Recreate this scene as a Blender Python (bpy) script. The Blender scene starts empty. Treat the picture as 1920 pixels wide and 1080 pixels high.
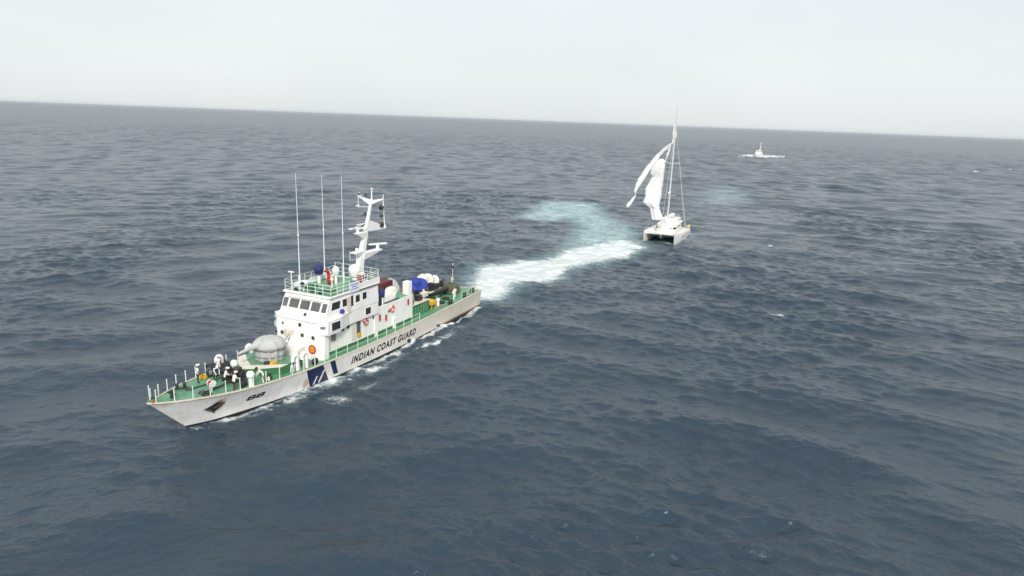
import bpy, bmesh, math, random
import numpy as np
from mathutils import Vector, Matrix
random.seed(7); rng = np.random.default_rng(11)
scene = bpy.context.scene
col = scene.collection
R = math.radians

# ---------------------------------------------------------------- camera, sky, sun, exposure
CAM_H = 26.5
PITCH, ROLL = R(13.858), R(2.1476)
cam_d = bpy.data.cameras.new('camera'); cam = bpy.data.objects.new('camera', cam_d); col.objects.link(cam)
cam_d.sensor_width = 36.0; cam_d.lens = 24.0; cam_d.clip_start = 0.5; cam_d.clip_end = 90000
_fw = Vector((0, math.cos(PITCH), -math.sin(PITCH))); _r0 = Vector((1, 0, 0)); _u0 = _r0.cross(_fw)
_Rv = _r0*math.cos(ROLL) + _u0*math.sin(ROLL); _Uv = -_r0*math.sin(ROLL) + _u0*math.cos(ROLL)
cam.matrix_world = Matrix(((_Rv.x, _Uv.x, -_fw.x, 0), (_Rv.y, _Uv.y, -_fw.y, 0), (_Rv.z, _Uv.z, -_fw.z, CAM_H), (0, 0, 0, 1)))
scene.camera = cam

SUN_EL = R(38); SUN_DIR = Vector((0.15, -0.97, 0)).normalized()     # horizontal direction towards the sun
world = bpy.data.worlds.new('World'); scene.world = world; world.use_nodes = True
wn = world.node_tree.nodes; wl = world.node_tree.links
bg = wn['Background']; bg.inputs['Strength'].default_value = 0.103
sky = wn.new('ShaderNodeTexSky'); sky.sky_type = 'NISHITA'; sky.sun_disc = False
sky.sun_elevation = SUN_EL; sky.sun_rotation = math.atan2(SUN_DIR.x, SUN_DIR.y)
sky.altitude = 0; sky.air_density = 1.0; sky.dust_density = 1.5; sky.ozone_density = 1.0
hs = wn.new('ShaderNodeHueSaturation'); hs.inputs['Saturation'].default_value = 0.6
wl.new(sky.outputs[0], hs.inputs['Color'])
veil = wn.new('ShaderNodeMixRGB'); veil.blend_type = 'MIX'; veil.inputs[0].default_value = 0.85   # even high overcast veil
veil.inputs[2].default_value = (7.1, 7.38, 7.42, 1)
ctc = wn.new('ShaderNodeTexCoord'); cmp_ = wn.new('ShaderNodeMapping'); cmp_.inputs['Scale'].default_value = (1.0, 1.0, 3.2); wl.new(ctc.outputs['Generated'], cmp_.inputs['Vector'])
cno = wn.new('ShaderNodeTexNoise'); cno.inputs['Scale'].default_value = 2.2; cno.inputs['Detail'].default_value = 5; cno.inputs['Roughness'].default_value = 0.55; wl.new(cmp_.outputs[0], cno.inputs['Vector'])
crp = wn.new('ShaderNodeValToRGB'); crp.color_ramp.elements[0].position = 0.3; crp.color_ramp.elements[1].position = 0.7
crp.color_ramp.elements[0].color = (6.75, 7.10, 7.24, 1); crp.color_ramp.elements[1].color = (7.5, 7.75, 7.80, 1); wl.new(cno.outputs['Fac'], crp.inputs[0]); wl.new(crp.outputs[0], veil.inputs[2])
wl.new(hs.outputs[0], veil.inputs[1]); wl.new(veil.outputs[0], bg.inputs['Color'])
sun_d = bpy.data.lights.new('sun', 'SUN'); sun_d.energy = 2.8; sun_d.angle = R(12); sun_d.color = (1.0, 0.96, 0.9)
sun = bpy.data.objects.new('sun', sun_d); col.objects.link(sun)
_tosun = Vector((SUN_DIR.x*math.cos(SUN_EL), SUN_DIR.y*math.cos(SUN_EL), math.sin(SUN_EL)))
sun.rotation_euler = _tosun.to_track_quat('Z', 'Y').to_euler(); sun.location = _tosun*200
vs = scene.view_settings; vs.view_transform = 'Standard'; vs.look = 'None'; vs.exposure = 0.26; vs.gamma = 1.0
scene.render.engine = 'CYCLES'

# ---------------------------------------------------------------- helpers
SEA = -0.25
def tag(o, label=None, cat=None, group=None, kind=None):
    if label: o['label'] = label
    if cat: o['category'] = cat
    if group: o['group'] = group
    if kind: o['kind'] = kind
    return o
def empty(name, loc=(0, 0, 0), rz=0.0, label=None, cat=None, group=None):
    o = bpy.data.objects.new(name, None); col.objects.link(o); o.empty_display_size = 0.3
    o.location = loc; o.rotation_euler = (0, 0, rz); return tag(o, label, cat, group)

class MB:
    """collects shapes, builds ONE mesh object"""
    def __init__(s): s.v = []; s.f = []; s.m = []; s.sm = []
    def add(s, vs_, fs, m=0, smooth=False):
        b = len(s.v); s.v += [tuple(p) for p in vs_]
        for f in fs: s.f.append(tuple(b+i for i in f)); s.m.append(m); s.sm.append(smooth)
        return s
    def box(s, c, d, m=0, rz=0.0, ry=0.0, rx=0.0):
        M = Matrix.Rotation(rz, 3, 'Z') @ Matrix.Rotation(ry, 3, 'Y') @ Matrix.Rotation(rx, 3, 'X'); c = Vector(c)
        P = [c + M @ Vector((x*d[0]/2, y*d[1]/2, z*d[2]/2)) for z in (-1, 1) for y in (-1, 1) for x in (-1, 1)]
        return s.add(P, [(0, 2, 3, 1), (4, 5, 7, 6), (0, 1, 5, 4), (2, 6, 7, 3), (0, 4, 6, 2), (1, 3, 7, 5)], m)
    def bx(s, a, b, m=0): return s.box([(a[i]+b[i])/2 for i in range(3)], [abs(b[i]-a[i]) for i in range(3)], m)
    def prism(s, bot, top, m=0, smooth=False):
        n = len(bot); return s.add(list(bot)+list(top), [tuple(range(n))[::-1], tuple(range(n, 2*n))] + [(i, (i+1) % n, n+(i+1) % n, n+i) for i in range(n)], m, smooth)
    def tube(s, pts, r, n=8, m=0, smooth=True, cap=True):
        pts = [Vector(p) for p in pts]; rs = r if isinstance(r, (list, tuple)) else [r]*len(pts)
        V = []; F = []; up = None
        for i, p in enumerate(pts):
            t = (pts[min(i+1, len(pts)-1)] - pts[max(i-1, 0)]).normalized()
            if up is None: up = Vector((0, 0, 1)) if abs(t.z) < 0.9 else Vector((1, 0, 0))
            a = t.cross(up)
            if a.length < 1e-5: up = Vector((0, 1, 0)); a = t.cross(up)
            a.normalize(); b = a.cross(t); up = b
            V += [p + (a*math.cos(2*math.pi*k/n) + b*math.sin(2*math.pi*k/n))*rs[i] for k in range(n)]
        for i in range(len(pts)-1):
            for k in range(n): F.append((i*n+k, i*n+(k+1) % n, (i+1)*n+(k+1) % n, (i+1)*n+k))
        s.add(V, F, m, smooth)
        if cap: s.add(V[:n], [tuple(range(n))], m); s.add(V[-n:], [tuple(range(n))[::-1]], m)
        return s
    def cyl(s, p, q, r, r2=None, n=10, m=0, smooth=True): return s.tube([p, q], [r, r if r2 is None else r2], n, m, smooth)
    def lathe(s, c, prof, n=16, m=0, smooth=True, sx=1, sy=1, ax='Z', jit=0.0):
        V = []; F = []
        for i, (r, z) in enumerate(prof):
            for k in range(n):
                a = 2*math.pi*k/n; rr = r*(1+jit*(random.random()-0.5))
                x, y = rr*math.cos(a)*sx, rr*math.sin(a)*sy
                q = (x, y, z) if ax == 'Z' else ((z, x, y) if ax == 'X' else (x, z, y))
                V.append((c[0]+q[0], c[1]+q[1], c[2]+q[2]))
        for i in range(len(prof)-1):
            for k in range(n): F.append((i*n+k, i*n+(k+1) % n, (i+1)*n+(k+1) % n, (i+1)*n+k))
        s.add(V, F, m, smooth)
        s.add(V[:n], [tuple(range(n))[::-1]], m, smooth); s.add(V[-n:], [tuple(range(n))], m, smooth); return s
    def ball(s, c, r, n=14, k=8, m=0, sx=1, sy=1, sz=1, jit=0.0):
        return s.lathe(c, [(max(r*math.sin(math.pi*i/k), 0.002*r), -r*sz*math.cos(math.pi*i/k)) for i in range(k+1)], n, m, True, sx, sy, 'Z', jit)
    def torus(s, c, R1, r, u, v, n=20, k=8, m=0, a0=0.0, a1=2*math.pi):
        u = Vector(u).normalized(); v = Vector(v).normalized(); w = u.cross(v); c = Vector(c); V = []; F = []
        full = abs(a1-a0-2*math.pi) < 1e-6; N = n if full else n+1
        for i in range(N):
            a = a0+(a1-a0)*i/n; d = u*math.cos(a)+v*math.sin(a)
            for j in range(k):
                b = 2*math.pi*j/k; V.append(c + d*(R1+r*math.cos(b)) + w*r*math.sin(b))
        for i in range(n):
            for j in range(k): F.append((i*k+j, i*k+(j+1) % k, ((i+1) % N)*k+(j+1) % k, ((i+1) % N)*k+j))
        return s.add(V, F, m, True)
    def grid(s, P, m=0, smooth=True, closed=False):
        n = len(P); k = len(P[0]); V = [q for row in P for q in row]
        return s.add(V, [(i*k+j, i*k+(j+1) % k, (i+1)*k+(j+1) % k, (i+1)*k+j) for i in range(n-1) for j in range(k if closed else k-1)], m, smooth)
    def build(s, name, mats, parent=None, bevel=0.0, solid=0.0, loc=None, rz=None, fixn=True):
        me = bpy.data.meshes.new(name); me.from_pydata(s.v, [], s.f)
        for mt in (mats if isinstance(mats, (list, tuple)) else [mats]): me.materials.append(M[mt])
        me.polygons.foreach_set('material_index', s.m); me.polygons.foreach_set('use_smooth', s.sm)
        if fixn:
            b = bmesh.new(); b.from_mesh(me); bmesh.ops.recalc_face_normals(b, faces=b.faces); b.to_mesh(me); b.free()
        me.update(); o = bpy.data.objects.new(name, me); col.objects.link(o)
        if parent: o.parent = parent
        if loc is not None: o.location = loc
        if rz is not None: o.rotation_euler = (0, 0, rz)
        if solid: md = o.modifiers.new('thickness', 'SOLIDIFY'); md.thickness = solid; md.offset = 0
        if bevel: md = o.modifiers.new('edges', 'BEVEL'); md.width = bevel; md.segments = 2; md.limit_method = 'ANGLE'
        return o

# ---------------------------------------------------------------- materials
M = {}
def mat(name, c, rough=0.5, var=0.12, scale=1.5, dirt=None, dirt_amt=0.0, dscale=0.8, streak=1.0, metal=0.0, bump=0.0, bscale=8.0, spec=0.5):
    m = bpy.data.materials.new(name); m.use_nodes = True; n = m.node_tree.nodes; l = m.node_tree.links; b = n['Principled BSDF']
    b.inputs['Roughness'].default_value = rough; b.inputs['Metallic'].default_value = metal; b.inputs['Specular IOR Level'].default_value = spec
    tc = n.new('ShaderNodeTexCoord'); mp = n.new('ShaderNodeMapping'); mp.inputs['Scale'].default_value = (1, 1, 1.0/streak if streak > 1 else 1)
    l.new(tc.outputs['Object'], mp.inputs['Vector'])
    nz = n.new('ShaderNodeTexNoise'); nz.inputs['Scale'].default_value = scale; nz.inputs['Detail'].default_value = 6; nz.inputs['Roughness'].default_value = 0.65
    l.new(mp.outputs[0], nz.inputs['Vector'])
    rp = n.new('ShaderNodeValToRGB'); e = rp.color_ramp.elements; e[0].position = 0.3; e[1].position = 0.7
    e[0].color = tuple(x*(1-var) for x in c)+(1,); e[1].color = tuple(min(1, x*(1+var*0.6)) for x in c)+(1,)
    l.new(nz.outputs['Fac'], rp.inputs[0]); out = rp.outputs[0]
    if dirt:
        n2 = n.new('ShaderNodeTexNoise'); n2.inputs['Scale'].default_value = dscale; n2.inputs['Detail'].default_value = 8; n2.inputs['Roughness'].default_value = 0.7
        l.new(mp.outputs[0], n2.inputs['Vector'])
        r2 = n.new('ShaderNodeValToRGB'); e2 = r2.color_ramp.elements; e2[0].position = 0.48; e2[1].position = 0.8
        e2[0].color = (0, 0, 0, 1); e2[1].color = (dirt_amt,)*3+(1,)
        l.new(n2.outputs['Fac'], r2.inputs[0])
        mx = n.new('ShaderNodeMixRGB'); l.new(r2.outputs[0], mx.inputs[0]); l.new(out, mx.inputs[1]); mx.inputs[2].default_value = tuple(dirt)+(1,); out = mx.outputs[0]
    l.new(out, b.inputs['Base Color'])
    if bump:
        n3 = n.new('ShaderNodeTexNoise'); n3.inputs['Scale'].default_value = bscale; n3.inputs['Detail'].default_value = 5; l.new(tc.outputs['Object'], n3.inputs['Vector'])
        bp = n.new('ShaderNodeBump'); bp.inputs['Strength'].default_value = 1.0; bp.inputs['Distance'].default_value = bump; l.new(n3.outputs['Fac'], bp.inputs['Height']); l.new(bp.outputs[0], b.inputs['Normal'])
    M[name] = m; return m
mat('white_paint', (0.83, 0.83, 0.81), 0.4, 0.04, 1.2, (0.58, 0.47, 0.35), 0.55, 0.9, 5.0)
mat('white_clean', (0.82, 0.82, 0.81), 0.35, 0.03)
mat('cream_paint', (0.66, 0.63, 0.53), 0.5, 0.08, 1.0, (0.42, 0.33, 0.2), 0.5)
mat('gunwale_paint', (0.70, 0.64, 0.50), 0.5, 0.12, 1.0, (0.50, 0.30, 0.10), 0.8, 0.7)
mat('green_deck', (0.09, 0.28, 0.155), 0.42, 0.28, 0.9, (0.20, 0.27, 0.18), 0.9, 0.8, bump=0.003)
mat('green_paint', (0.04, 0.165, 0.07), 0.5, 0.18, 0.8, (0.20, 0.22, 0.12), 0.6)
mat('rail_paint', (0.70, 0.76, 0.70), 0.45, 0.06)
mat('boot_black', (0.018, 0.018, 0.02), 0.5, 0.3, 1.0)
mat('stripe_blue', (0.012, 0.022, 0.085), 0.4, 0.2, 1.0)
mat('letter_black', (0.02, 0.02, 0.025), 0.5, 0.15, 2.0)
mat('glass', (0.03, 0.035, 0.04), 0.08, 0.2, 0.7)
mat('glass_front', (0.11, 0.115, 0.115), 0.1, 0.3, 0.7)
mat('dark_metal', (0.03, 0.03, 0.032), 0.5, 0.3, 3.0)
mat('grey_metal', (0.22, 0.22, 0.21), 0.5, 0.2, 3.0)
mat('grey_cover', (0.44, 0.45, 0.44), 0.85, 0.12, 1.5, (0.26, 0.26, 0.25), 0.5, 1.2, bump=0.03, bscale=2.5)
mat('white_cover', (0.72, 0.71, 0.66), 0.85, 0.1, 2.0, (0.5, 0.46, 0.4), 0.5, 1.5, bump=0.04, bscale=3.0)
mat('blue_cover', (0.02, 0.03, 0.13), 0.75, 0.25, 2.0, bump=0.03, bscale=3.0)
mat('blue_bright', (0.025, 0.05, 0.32), 0.75, 0.25, 2.0, bump=0.03, bscale=3.0)
mat('maroon', (0.11, 0.018, 0.02), 0.6, 0.2, 1.5)
mat('red_paint', (0.42, 0.03, 0.035), 0.5, 0.15, 2.0)
mat('orange_ring', (0.72, 0.13, 0.03), 0.55, 0.15, 2.0)
mat('yellow_paint', (0.68, 0.40, 0.03), 0.55, 0.2, 2.0)
mat('rust', (0.30, 0.15, 0.05), 0.85, 0.35, 2.0)
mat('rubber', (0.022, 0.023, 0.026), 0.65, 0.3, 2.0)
mat('net_olive', (0.10, 0.10, 0.055), 0.95, 0.5, 4.0, bump=0.05, bscale=6.0)
mat('rope_tan', (0.36, 0.27, 0.17), 0.95, 0.3, 4.0)
mat('skin', (0.24, 0.125, 0.075), 0.6, 0.1, 6.0)
mat('shirt_white', (0.78, 0.78, 0.76), 0.85, 0.06, 5.0)
mat('trouser_dark', (0.022, 0.024, 0.032), 0.85, 0.2, 5.0)
mat('vest_blue', (0.06, 0.07, 0.30), 0.8, 0.2, 5.0)
mat('hair', (0.012, 0.01, 0.009), 0.7, 0.2, 5.0)
mat('sailcloth', (0.88, 0.88, 0.88), 0.8, 0.03, 0.8, bump=0.03, bscale=1.2)
mat('gelcoat', (0.74, 0.73, 0.70), 0.25, 0.04, 0.6, (0.55, 0.5, 0.4), 0.3, 0.5)
mat('alloy', (0.62, 0.62, 0.60), 0.45, 0.1, 1.0)
mat('trampoline', (0.16, 0.18, 0.20), 0.9, 0.2, 2.0)
mat('kayak_yellow', (0.72, 0.66, 0.16), 0.5, 0.12, 1.0)
mat('banner_white', (0.74, 0.75, 0.82), 0.8, 0.06, 2.0)
mat('banner_blue', (0.16, 0.20, 0.50), 0.8, 0.1, 2.0)
mat('wood', (0.30, 0.18, 0.09), 0.7, 0.3, 3.0)
mat('spray_white', (0.75, 0.77, 0.78), 0.95, 0.05, 1.0)

_m = M['sailcloth'].node_tree; _t = _m.nodes.new('ShaderNodeBsdfTranslucent'); _t.inputs[0].default_value = (.9, .9, .9, 1); _x = _m.nodes.new('ShaderNodeMixShader'); _x.inputs[0].default_value = 0.28
_m.links.new(_m.nodes['Principled BSDF'].outputs[0], _x.inputs[1]); _m.links.new(_t.outputs[0], _x.inputs[2]); _m.links.new(_x.outputs[0], _m.nodes['Material Output'].inputs[0])
# hull paint: white forward, rust and grime gathering aft and in streaks
def hull_material():
    m = bpy.data.materials.new('hull_paint'); m.use_nodes = True; n = m.node_tree.nodes; l = m.node_tree.links; b = n['Principled BSDF']
    b.inputs['Roughness'].default_value = 0.42
    tc = n.new('ShaderNodeTexCoord'); sp = n.new('ShaderNodeSeparateXYZ'); l.new(tc.outputs['Object'], sp.inputs[0])
    aft = n.new('ShaderNodeMapRange'); aft.inputs['From Min'].default_value = 40; aft.inputs['From Max'].default_value = 10; l.new(sp.outputs['X'], aft.inputs[0])
    base = n.new('ShaderNodeMixRGB'); base.inputs[1].default_value = (0.85, 0.84, 0.82, 1); base.inputs[2].default_value = (0.66, 0.61, 0.53, 1); l.new(aft.outputs[0], base.inputs[0])
    mp = n.new('ShaderNodeMapping'); mp.inputs['Scale'].default_value = (1.2, 1.2, 0.18); l.new(tc.outputs['Object'], mp.inputs['Vector'])
    st = n.new('ShaderNodeTexNoise'); st.inputs['Scale'].default_value = 1.3; st.inputs['Detail'].default_value = 8; st.inputs['Roughness'].default_value = 0.7; l.new(mp.outputs[0], st.inputs['Vector'])
    rp = n.new('ShaderNodeValToRGB'); rp.color_ramp.elements[0].position = 0.46; rp.color_ramp.elements[1].position = 0.78; rp.color_ramp.elements[1].color = (0.5,)*3+(1,); l.new(st.outputs['Fac'], rp.inputs[0])
    mx = n.new('ShaderNodeMixRGB'); mx.inputs[2].default_value = (0.52, 0.45, 0.36, 1); l.new(rp.outputs[0], mx.inputs[0]); l.new(base.outputs[0], mx.inputs[1])
    # rust weeping from the anchor pocket and from the forward edge of the blue band
    out = mx.outputs[0]
    for (x0, z0, rx, rz, amt) in ((46.3, 1.45, 1.0, 0.9, 0.9), (36.9, 0.6, 0.8, 0.9, 0.6), (50.6, 2.9, 1.6, 0.5, 0.35)):
        dx = n.new('ShaderNodeMath'); dx.operation = 'SUBTRACT'; l.new(sp.outputs['X'], dx.inputs[0]); dx.inputs[1].default_value = x0
        dz = n.new('ShaderNodeMath'); dz.operation = 'SUBTRACT'; l.new(sp.outputs['Z'], dz.inputs[0]); dz.inputs[1].default_value = z0
        cb = n.new('ShaderNodeCombineXYZ'); sx = n.new('ShaderNodeMath'); sx.operation = 'DIVIDE'; sx.inputs[1].default_value = rx; sz = n.new('ShaderNodeMath'); sz.operation = 'DIVIDE'; sz.inputs[1].default_value = rz
        l.new(dx.outputs[0], sx.inputs[0]); l.new(dz.outputs[0], sz.inputs[0]); l.new(sx.outputs[0], cb.inputs[0]); l.new(sz.outputs[0], cb.inputs[2])
        ln = n.new('ShaderNodeVectorMath'); ln.operation = 'LENGTH'; l.new(cb.outputs[0], ln.inputs[0])
        ad = n.new('ShaderNodeMath'); ad.operation = 'MULTIPLY_ADD'; l.new(st.outputs['Fac'], ad.inputs[0]); ad.inputs[1].default_value = -2.2; l.new(ln.outputs['Value'], ad.inputs[2])
        mr = n.new('ShaderNodeMapRange'); mr.inputs['From Min'].default_value = -0.35; mr.inputs['From Max'].default_value = -0.75; mr.inputs['To Max'].default_value = amt; l.new(ad.outputs[0], mr.inputs[0])
        m2 = n.new('ShaderNodeMixRGB'); m2.inputs[2].default_value = (0.42, 0.22, 0.06, 1); l.new(mr.outputs[0], m2.inputs[0]); l.new(out, m2.inputs[1]); out = m2.outputs[0]
    l.new(out, b.inputs['Base Color'])
    n3 = n.new('ShaderNodeTexNoise'); n3.inputs['Scale'].default_value = 0.9; n3.inputs['Detail'].default_value = 2; l.new(tc.outputs['Object'], n3.inputs['Vector'])
    bp = n.new('ShaderNodeBump'); bp.inputs['Distance'].default_value = 0.05; l.new(n3.outputs['Fac'], bp.inputs['Height']); l.new(bp.outputs[0], b.inputs['Normal'])
    M['hull_paint'] = m
hull_material()

# ---------------------------------------------------------------- ground geometry of the photograph: pixel of the 1920 photograph -> point on the water
def on_water(px, py, z=SEA):
    d = _fw + _Rv*((px-960)/1280.0) - _Uv*((py-540)/1280.0)
    t = (z-CAM_H)/d.z; return (d.x*t, d.y*t)

# ship frame: x forward from the transom, y to port, z up
SHIP_O = Vector((-7.4775, 97.5551, 0)); SHIP_A = R(-114.636)
_a = Vector((math.cos(SHIP_A), math.sin(SHIP_A), 0)); _p = Vector((-_a.y, _a.x, 0))
def S(s, t, z): return SHIP_O + _a*s + _p*t + Vector((0, 0, z))

# ---------------------------------------------------------------- hull form (shared by hull, stripes, lettering and the water round it)
def smooth_interp(tab):
    xs = np.array([q[0] for q in tab], float); ys = np.array([q[1] for q in tab], float)
    d = np.gradient(ys, xs)
    def f(x):
        x = min(max(x, xs[0]), xs[-1]); i = min(int(np.searchsorted(xs, x, 'right'))-1, len(xs)-2)
        h = xs[i+1]-xs[i]; u = (x-xs[i])/h
        return float(ys[i]*(2*u**3-3*u*u+1)+h*d[i]*(u**3-2*u*u+u)+ys[i+1]*(-2*u**3+3*u*u)+h*d[i+1]*(u**3-u*u))
    return f
LD, LW = 51.5, 48.2
td = smooth_interp([(0, 3.35), (5, 3.55), (12, 3.75), (24, 3.85), (34, 3.8), (38, 3.66), (41.5, 3.36), (44.5, 2.85), (47, 2.2), (49.3, 1.25), (50.6, 0.6), (51.5, 0.05)])
zd = smooth_interp([(0, 2.3), (6, 2.2), (12, 2.1), (24, 2.0), (34, 2.08), (38, 2.2), (41.5, 2.36), (44.8, 2.56), (47.5, 2.8), (49.6, 3.0), (51.5, 3.3)])
tw = smooth_interp([(0, 3.1), (6, 3.3), (14, 3.6), (24, 3.72), (32, 3.5), (37, 3.12), (41, 2.45), (44, 1.7), (46.5, 0.9), (48.2, 0.03)])
def hull_uv(u, v):
    bowness = min(max((u-0.6)/0.4, 0), 1)
    z = v*zd(LD*u) if v >= 0 else v*1.5
    if v >= 0:
        s = u*(LW+(LD-LW)*v); t = tw(LW*u)+(td(LD*u)-tw(LW*u))*v**(1+0.9*bowness)
    else:
        s = u*(LW+1.2*v); t = tw(LW*u)*(1+0.30*v*(0.4+bowness))
    return s, t, z
def hull_at(s, z, side=1, off=0.0):
    u = s/50.0
    for _ in range(12):
        v = z/zd(min(LD*u, LD)); u = min(s/(LW+(LD-LW)*v), 1.0)
    t = hull_uv(u, v)[1]
    return Vector((s, side*(t+off), z))
def deck_z(s): return zd(min(s, LD))-0.03

ship = empty('coast_guard_ship', SHIP_O, SHIP_A, 'white coast guard patrol ship with green decks, blue bow stripe and hull number 88', 'ship')

US = [i/64*0.86 for i in range(64)] + [0.86+0.14*i/22 for i in range(23)]
mb = MB()
for side in (1, -1):
    VV = [0, 0.12, 0.25, 0.4, 0.55, 0.7, 0.85, 1.0]
    mb.grid([[(p[0], side*p[1], p[2]) for p in [hull_uv(u, v) for v in VV]] for u in US], 0, True)
mb.add([(0, -td(0), zd(0)), (0, td(0), zd(0)), (0, tw(0), 0), (0, -tw(0), 0)], [(0, 1, 2, 3)], 0)
hull = mb.build('hull', 'hull_paint', ship)
mb = MB()
for side in (1, -1):
    mb.grid([[(p[0], side*p[1], p[2]) for p in [hull_uv(u, v) for v in (0, -0.3, -0.6, -1.0)]] for u in US], 0, True)
mb.add([(0, -tw(0), 0), (0, tw(0), 0), (0, tw(0)*.9, -1.5), (0, -tw(0)*.9, -1.5)], [(0, 1, 2, 3)], 0)
mb.build('boot_topping', 'boot_black', ship)
mb = MB(); mb.grid([[(LD*u, (td(LD*u)-0.02)*k/6, deck_z(LD*u)+0.05*(1-(k/6)**2)) for k in range(-6, 7)] for u in US[:-1]], 0, True)
mb.build('deck', 'green_deck', ship)
mb = MB()
for side in (1, -1):
    ring = []
    for u in US:
        s = LD*u; t = td(s); z = zd(s); ring.append([(s, side*(t+0.035), z-0.06), (s, side*(t+0.035), z+0.05), (s, side*max(t-0.09, 0.0), z+0.05), (s, side*max(t-0.09, 0.0), z-0.06)])
    mb.grid(ring, 0, False, True)
mb.bx((-0.03, -td(0), 2.24), (0.07, td(0), 2.36))
mb.build('gunwale', 'gunwale_paint', ship)

# blue band, narrow blue band, white slashes, on both sides
def hull_patch(name, f0, f1, z0, z1, m, side, off=0.012, nz=10, nx=6):
    mb = MB(); P = []
    for i in range(nz+1):
        k = i/nz; a = f0(k); b = f1(k); row = []
        for j in range(nx+1):
            s = a+(b-a)*j/nx; zz = z0+((z1 if z1 else zd(s)-0.08)-z0)*k; row.append(hull_at(s, zz, side, off))
        P.append(row)
    mb.grid(P); return mb.build(name, m, ship, solid=0.006)
for side in (1, -1):
    hull_patch('broad_stripe', lambda k: 33.75+1.1*k, lambda k: 36.25+0.9*k, 0.02, None, 'stripe_blue', side)
    hull_patch('narrow_stripe', lambda k: 32.35+0.75*k, lambda k: 33.0+0.85*k, 0.3, None, 'stripe_blue', side)
    hull_patch('stripe_slash', lambda k: 35.0-0.55*k, lambda k: 35.22-0.55*k, 0.1, 1.35, 'white_clean', side, 0.02)
    hull_patch('stripe_slash', lambda k: 35.75-0.35*k, lambda k: 35.93-0.35*k, 0.1, 0.95, 'white_clean', side, 0.02)
def hull_text(name, body, s_fore, s_aft, z0, h, side, shear=0.0, extra=0.0, m='letter_black', gap=1.0):
    cu = bpy.data.curves.new('text', 'FONT'); cu.body = body; cu.size = 1.0; cu.offset = extra; cu.space_character = gap
    ob = bpy.data.objects.new('text', cu); col.objects.link(ob)
    dg = bpy.context.evaluated_depsgraph_get(); me = bpy.data.meshes.new_from_object(ob.evaluated_get(dg))
    bpy.data.objects.remove(ob)
    b = bmesh.new(); b.from_mesh(me); bmesh.ops.triangulate(b, faces=b.faces); bmesh.ops.subdivide_edges(b, edges=[e for e in b.edges if e.calc_length() > 0.3], cuts=2)
    xs = [v.co.x for v in b.verts]; ys = [v.co.y for v in b.verts]; x0, x1, y0, y1 = min(xs), max(xs), min(ys), max(ys)
    for v in b.verts:
        fx = (v.co.x-x0)/(x1-x0); fy = (v.co.y-y0)/(y1-y0)
        s = s_fore+(s_aft-s_fore)*fx if side > 0 else s_aft+(s_fore-s_aft)*fx
        s += (-shear if side > 0 else shear)*fy*h
        v.co = hull_at(s, z0+h*fy, side, 0.014)
    me2 = bpy.data.meshes.new(name); b.to_mesh(me2); b.free(); me2.materials.clear(); me2.materials.append(M[m])
    o = bpy.data.objects.new(name, me2); col.objects.link(o); o.parent = ship
    md = o.modifiers.new('thickness', 'SOLIDIFY'); md.thickness = 0.006; md.offset = 0
    return o
for side in (1, -1):
    t_ = hull_text('hull_lettering', 'INDIAN COAST GUARD', 30.4, 18.1, 0.60, 0.84, side, 0.24, 0.04, gap=1.22)
    t_['label'] = 'black INDIAN COAST GUARD lettering on the hull side'
    t_ = hull_text('hull_number', '88', 43.6, 41.8, 0.98, 0.5, side, 0.35, 0.035)
    t_['label'] = 'black hull number 88 near the bow'

# anchors in their pockets
for side in (1, -1):
    mb = MB()
    pts = [(47.25, 1.35), (46.3, 1.85), (45.55, 1.68), (45.95, 1.2), (46.3, 0.82), (46.6, 1.12)]
    mb.add([hull_at(46.35, 1.4, side, .03)]+[hull_at(a, b_, side, 0.02) for a, b_ in pts], [(0, 1+k, 1+(k+1) % 6) for k in range(6)], 0)
    pk = mb.build('anchor_pocket', 'dark_metal', ship, solid=.02)
    mb = MB()
    hp = lambda s, z, o=0.12: hull_at(s, z, side, o)
    mb.tube([hp(45.75, 1.7, 0.06), hp(46.45, 1.3, 0.1)], 0.06, 8)
    mb.tube([hp(47.2, 1.4, 0.06), hp(46.75, 1.22, 0.12), hp(46.5, 1.1, 0.12), hp(46.3, 0.8, 0.06)], [0.04, 0.1, 0.1, 0.04], 8)
    a_ = mb.build('anchor', 'dark_metal', ship)
    # rust patch with its own edge, aft of the pocket
# hull-side outlets
for s_ in (19.6, 12.6):
    mb = MB(); c = hull_at(s_, 0.22, 1, 0.0); mb.tube([c-Vector((0, .1, 0)), c+Vector((0, .22, 0))], [0.22, 0.2], 12); mb.torus(c+Vector((0, .22, 0)), 0.2, 0.05, (1, 0, 0), (0, 0, 1))
    mb.build('discharge_outlet', 'dark_metal', ship)
mb = MB(); mb.tube([hull_at(s, 0.14, 1, 0.03) for s in np.linspace(1, 12, 24)], 0.05, 6); mb.build('rubbing_strake', 'rust', ship)

# ---------------------------------------------------------------- superstructure
def poly(pts, z, ds=0.0): return [(x+ds if x > 30 else x, y, z) for x, y in pts]
def sym(pts): return pts + [(x, -y) for x, y in reversed(pts)]
house = MB().prism([(x, y, 1.9) for x, y in sym([(24.4, 2.65), (32.6, 2.65), (33.2, 3.15), (33.9, 3.15), (34.55, 2.5)])], [(x, y, 4.7) for x, y in sym([(24.4, 2.65), (32.6, 2.65), (33.2, 3.2), (33.8, 3.2), (34.32, 2.6)])]).build('lower_deckhouse', 'white_paint', ship, bevel=0.04)
belt_b = sym([(24.4, 2.95), (29.6, 2.97), (31.6, 3.5), (33.8, 3.5), (34.32, 2.7)]); belt_t = sym([(24.4, 2.95), (29.6, 2.97), (31.6, 3.52), (33.6, 3.52), (34.1, 2.7)])
belt = MB().prism([(x, y, 4.7) for x, y in belt_b], [(x, y, 6.05) for x, y in belt_t]).build('bridge_wing_belt', 'white_paint', ship, bevel=0.04)
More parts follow.
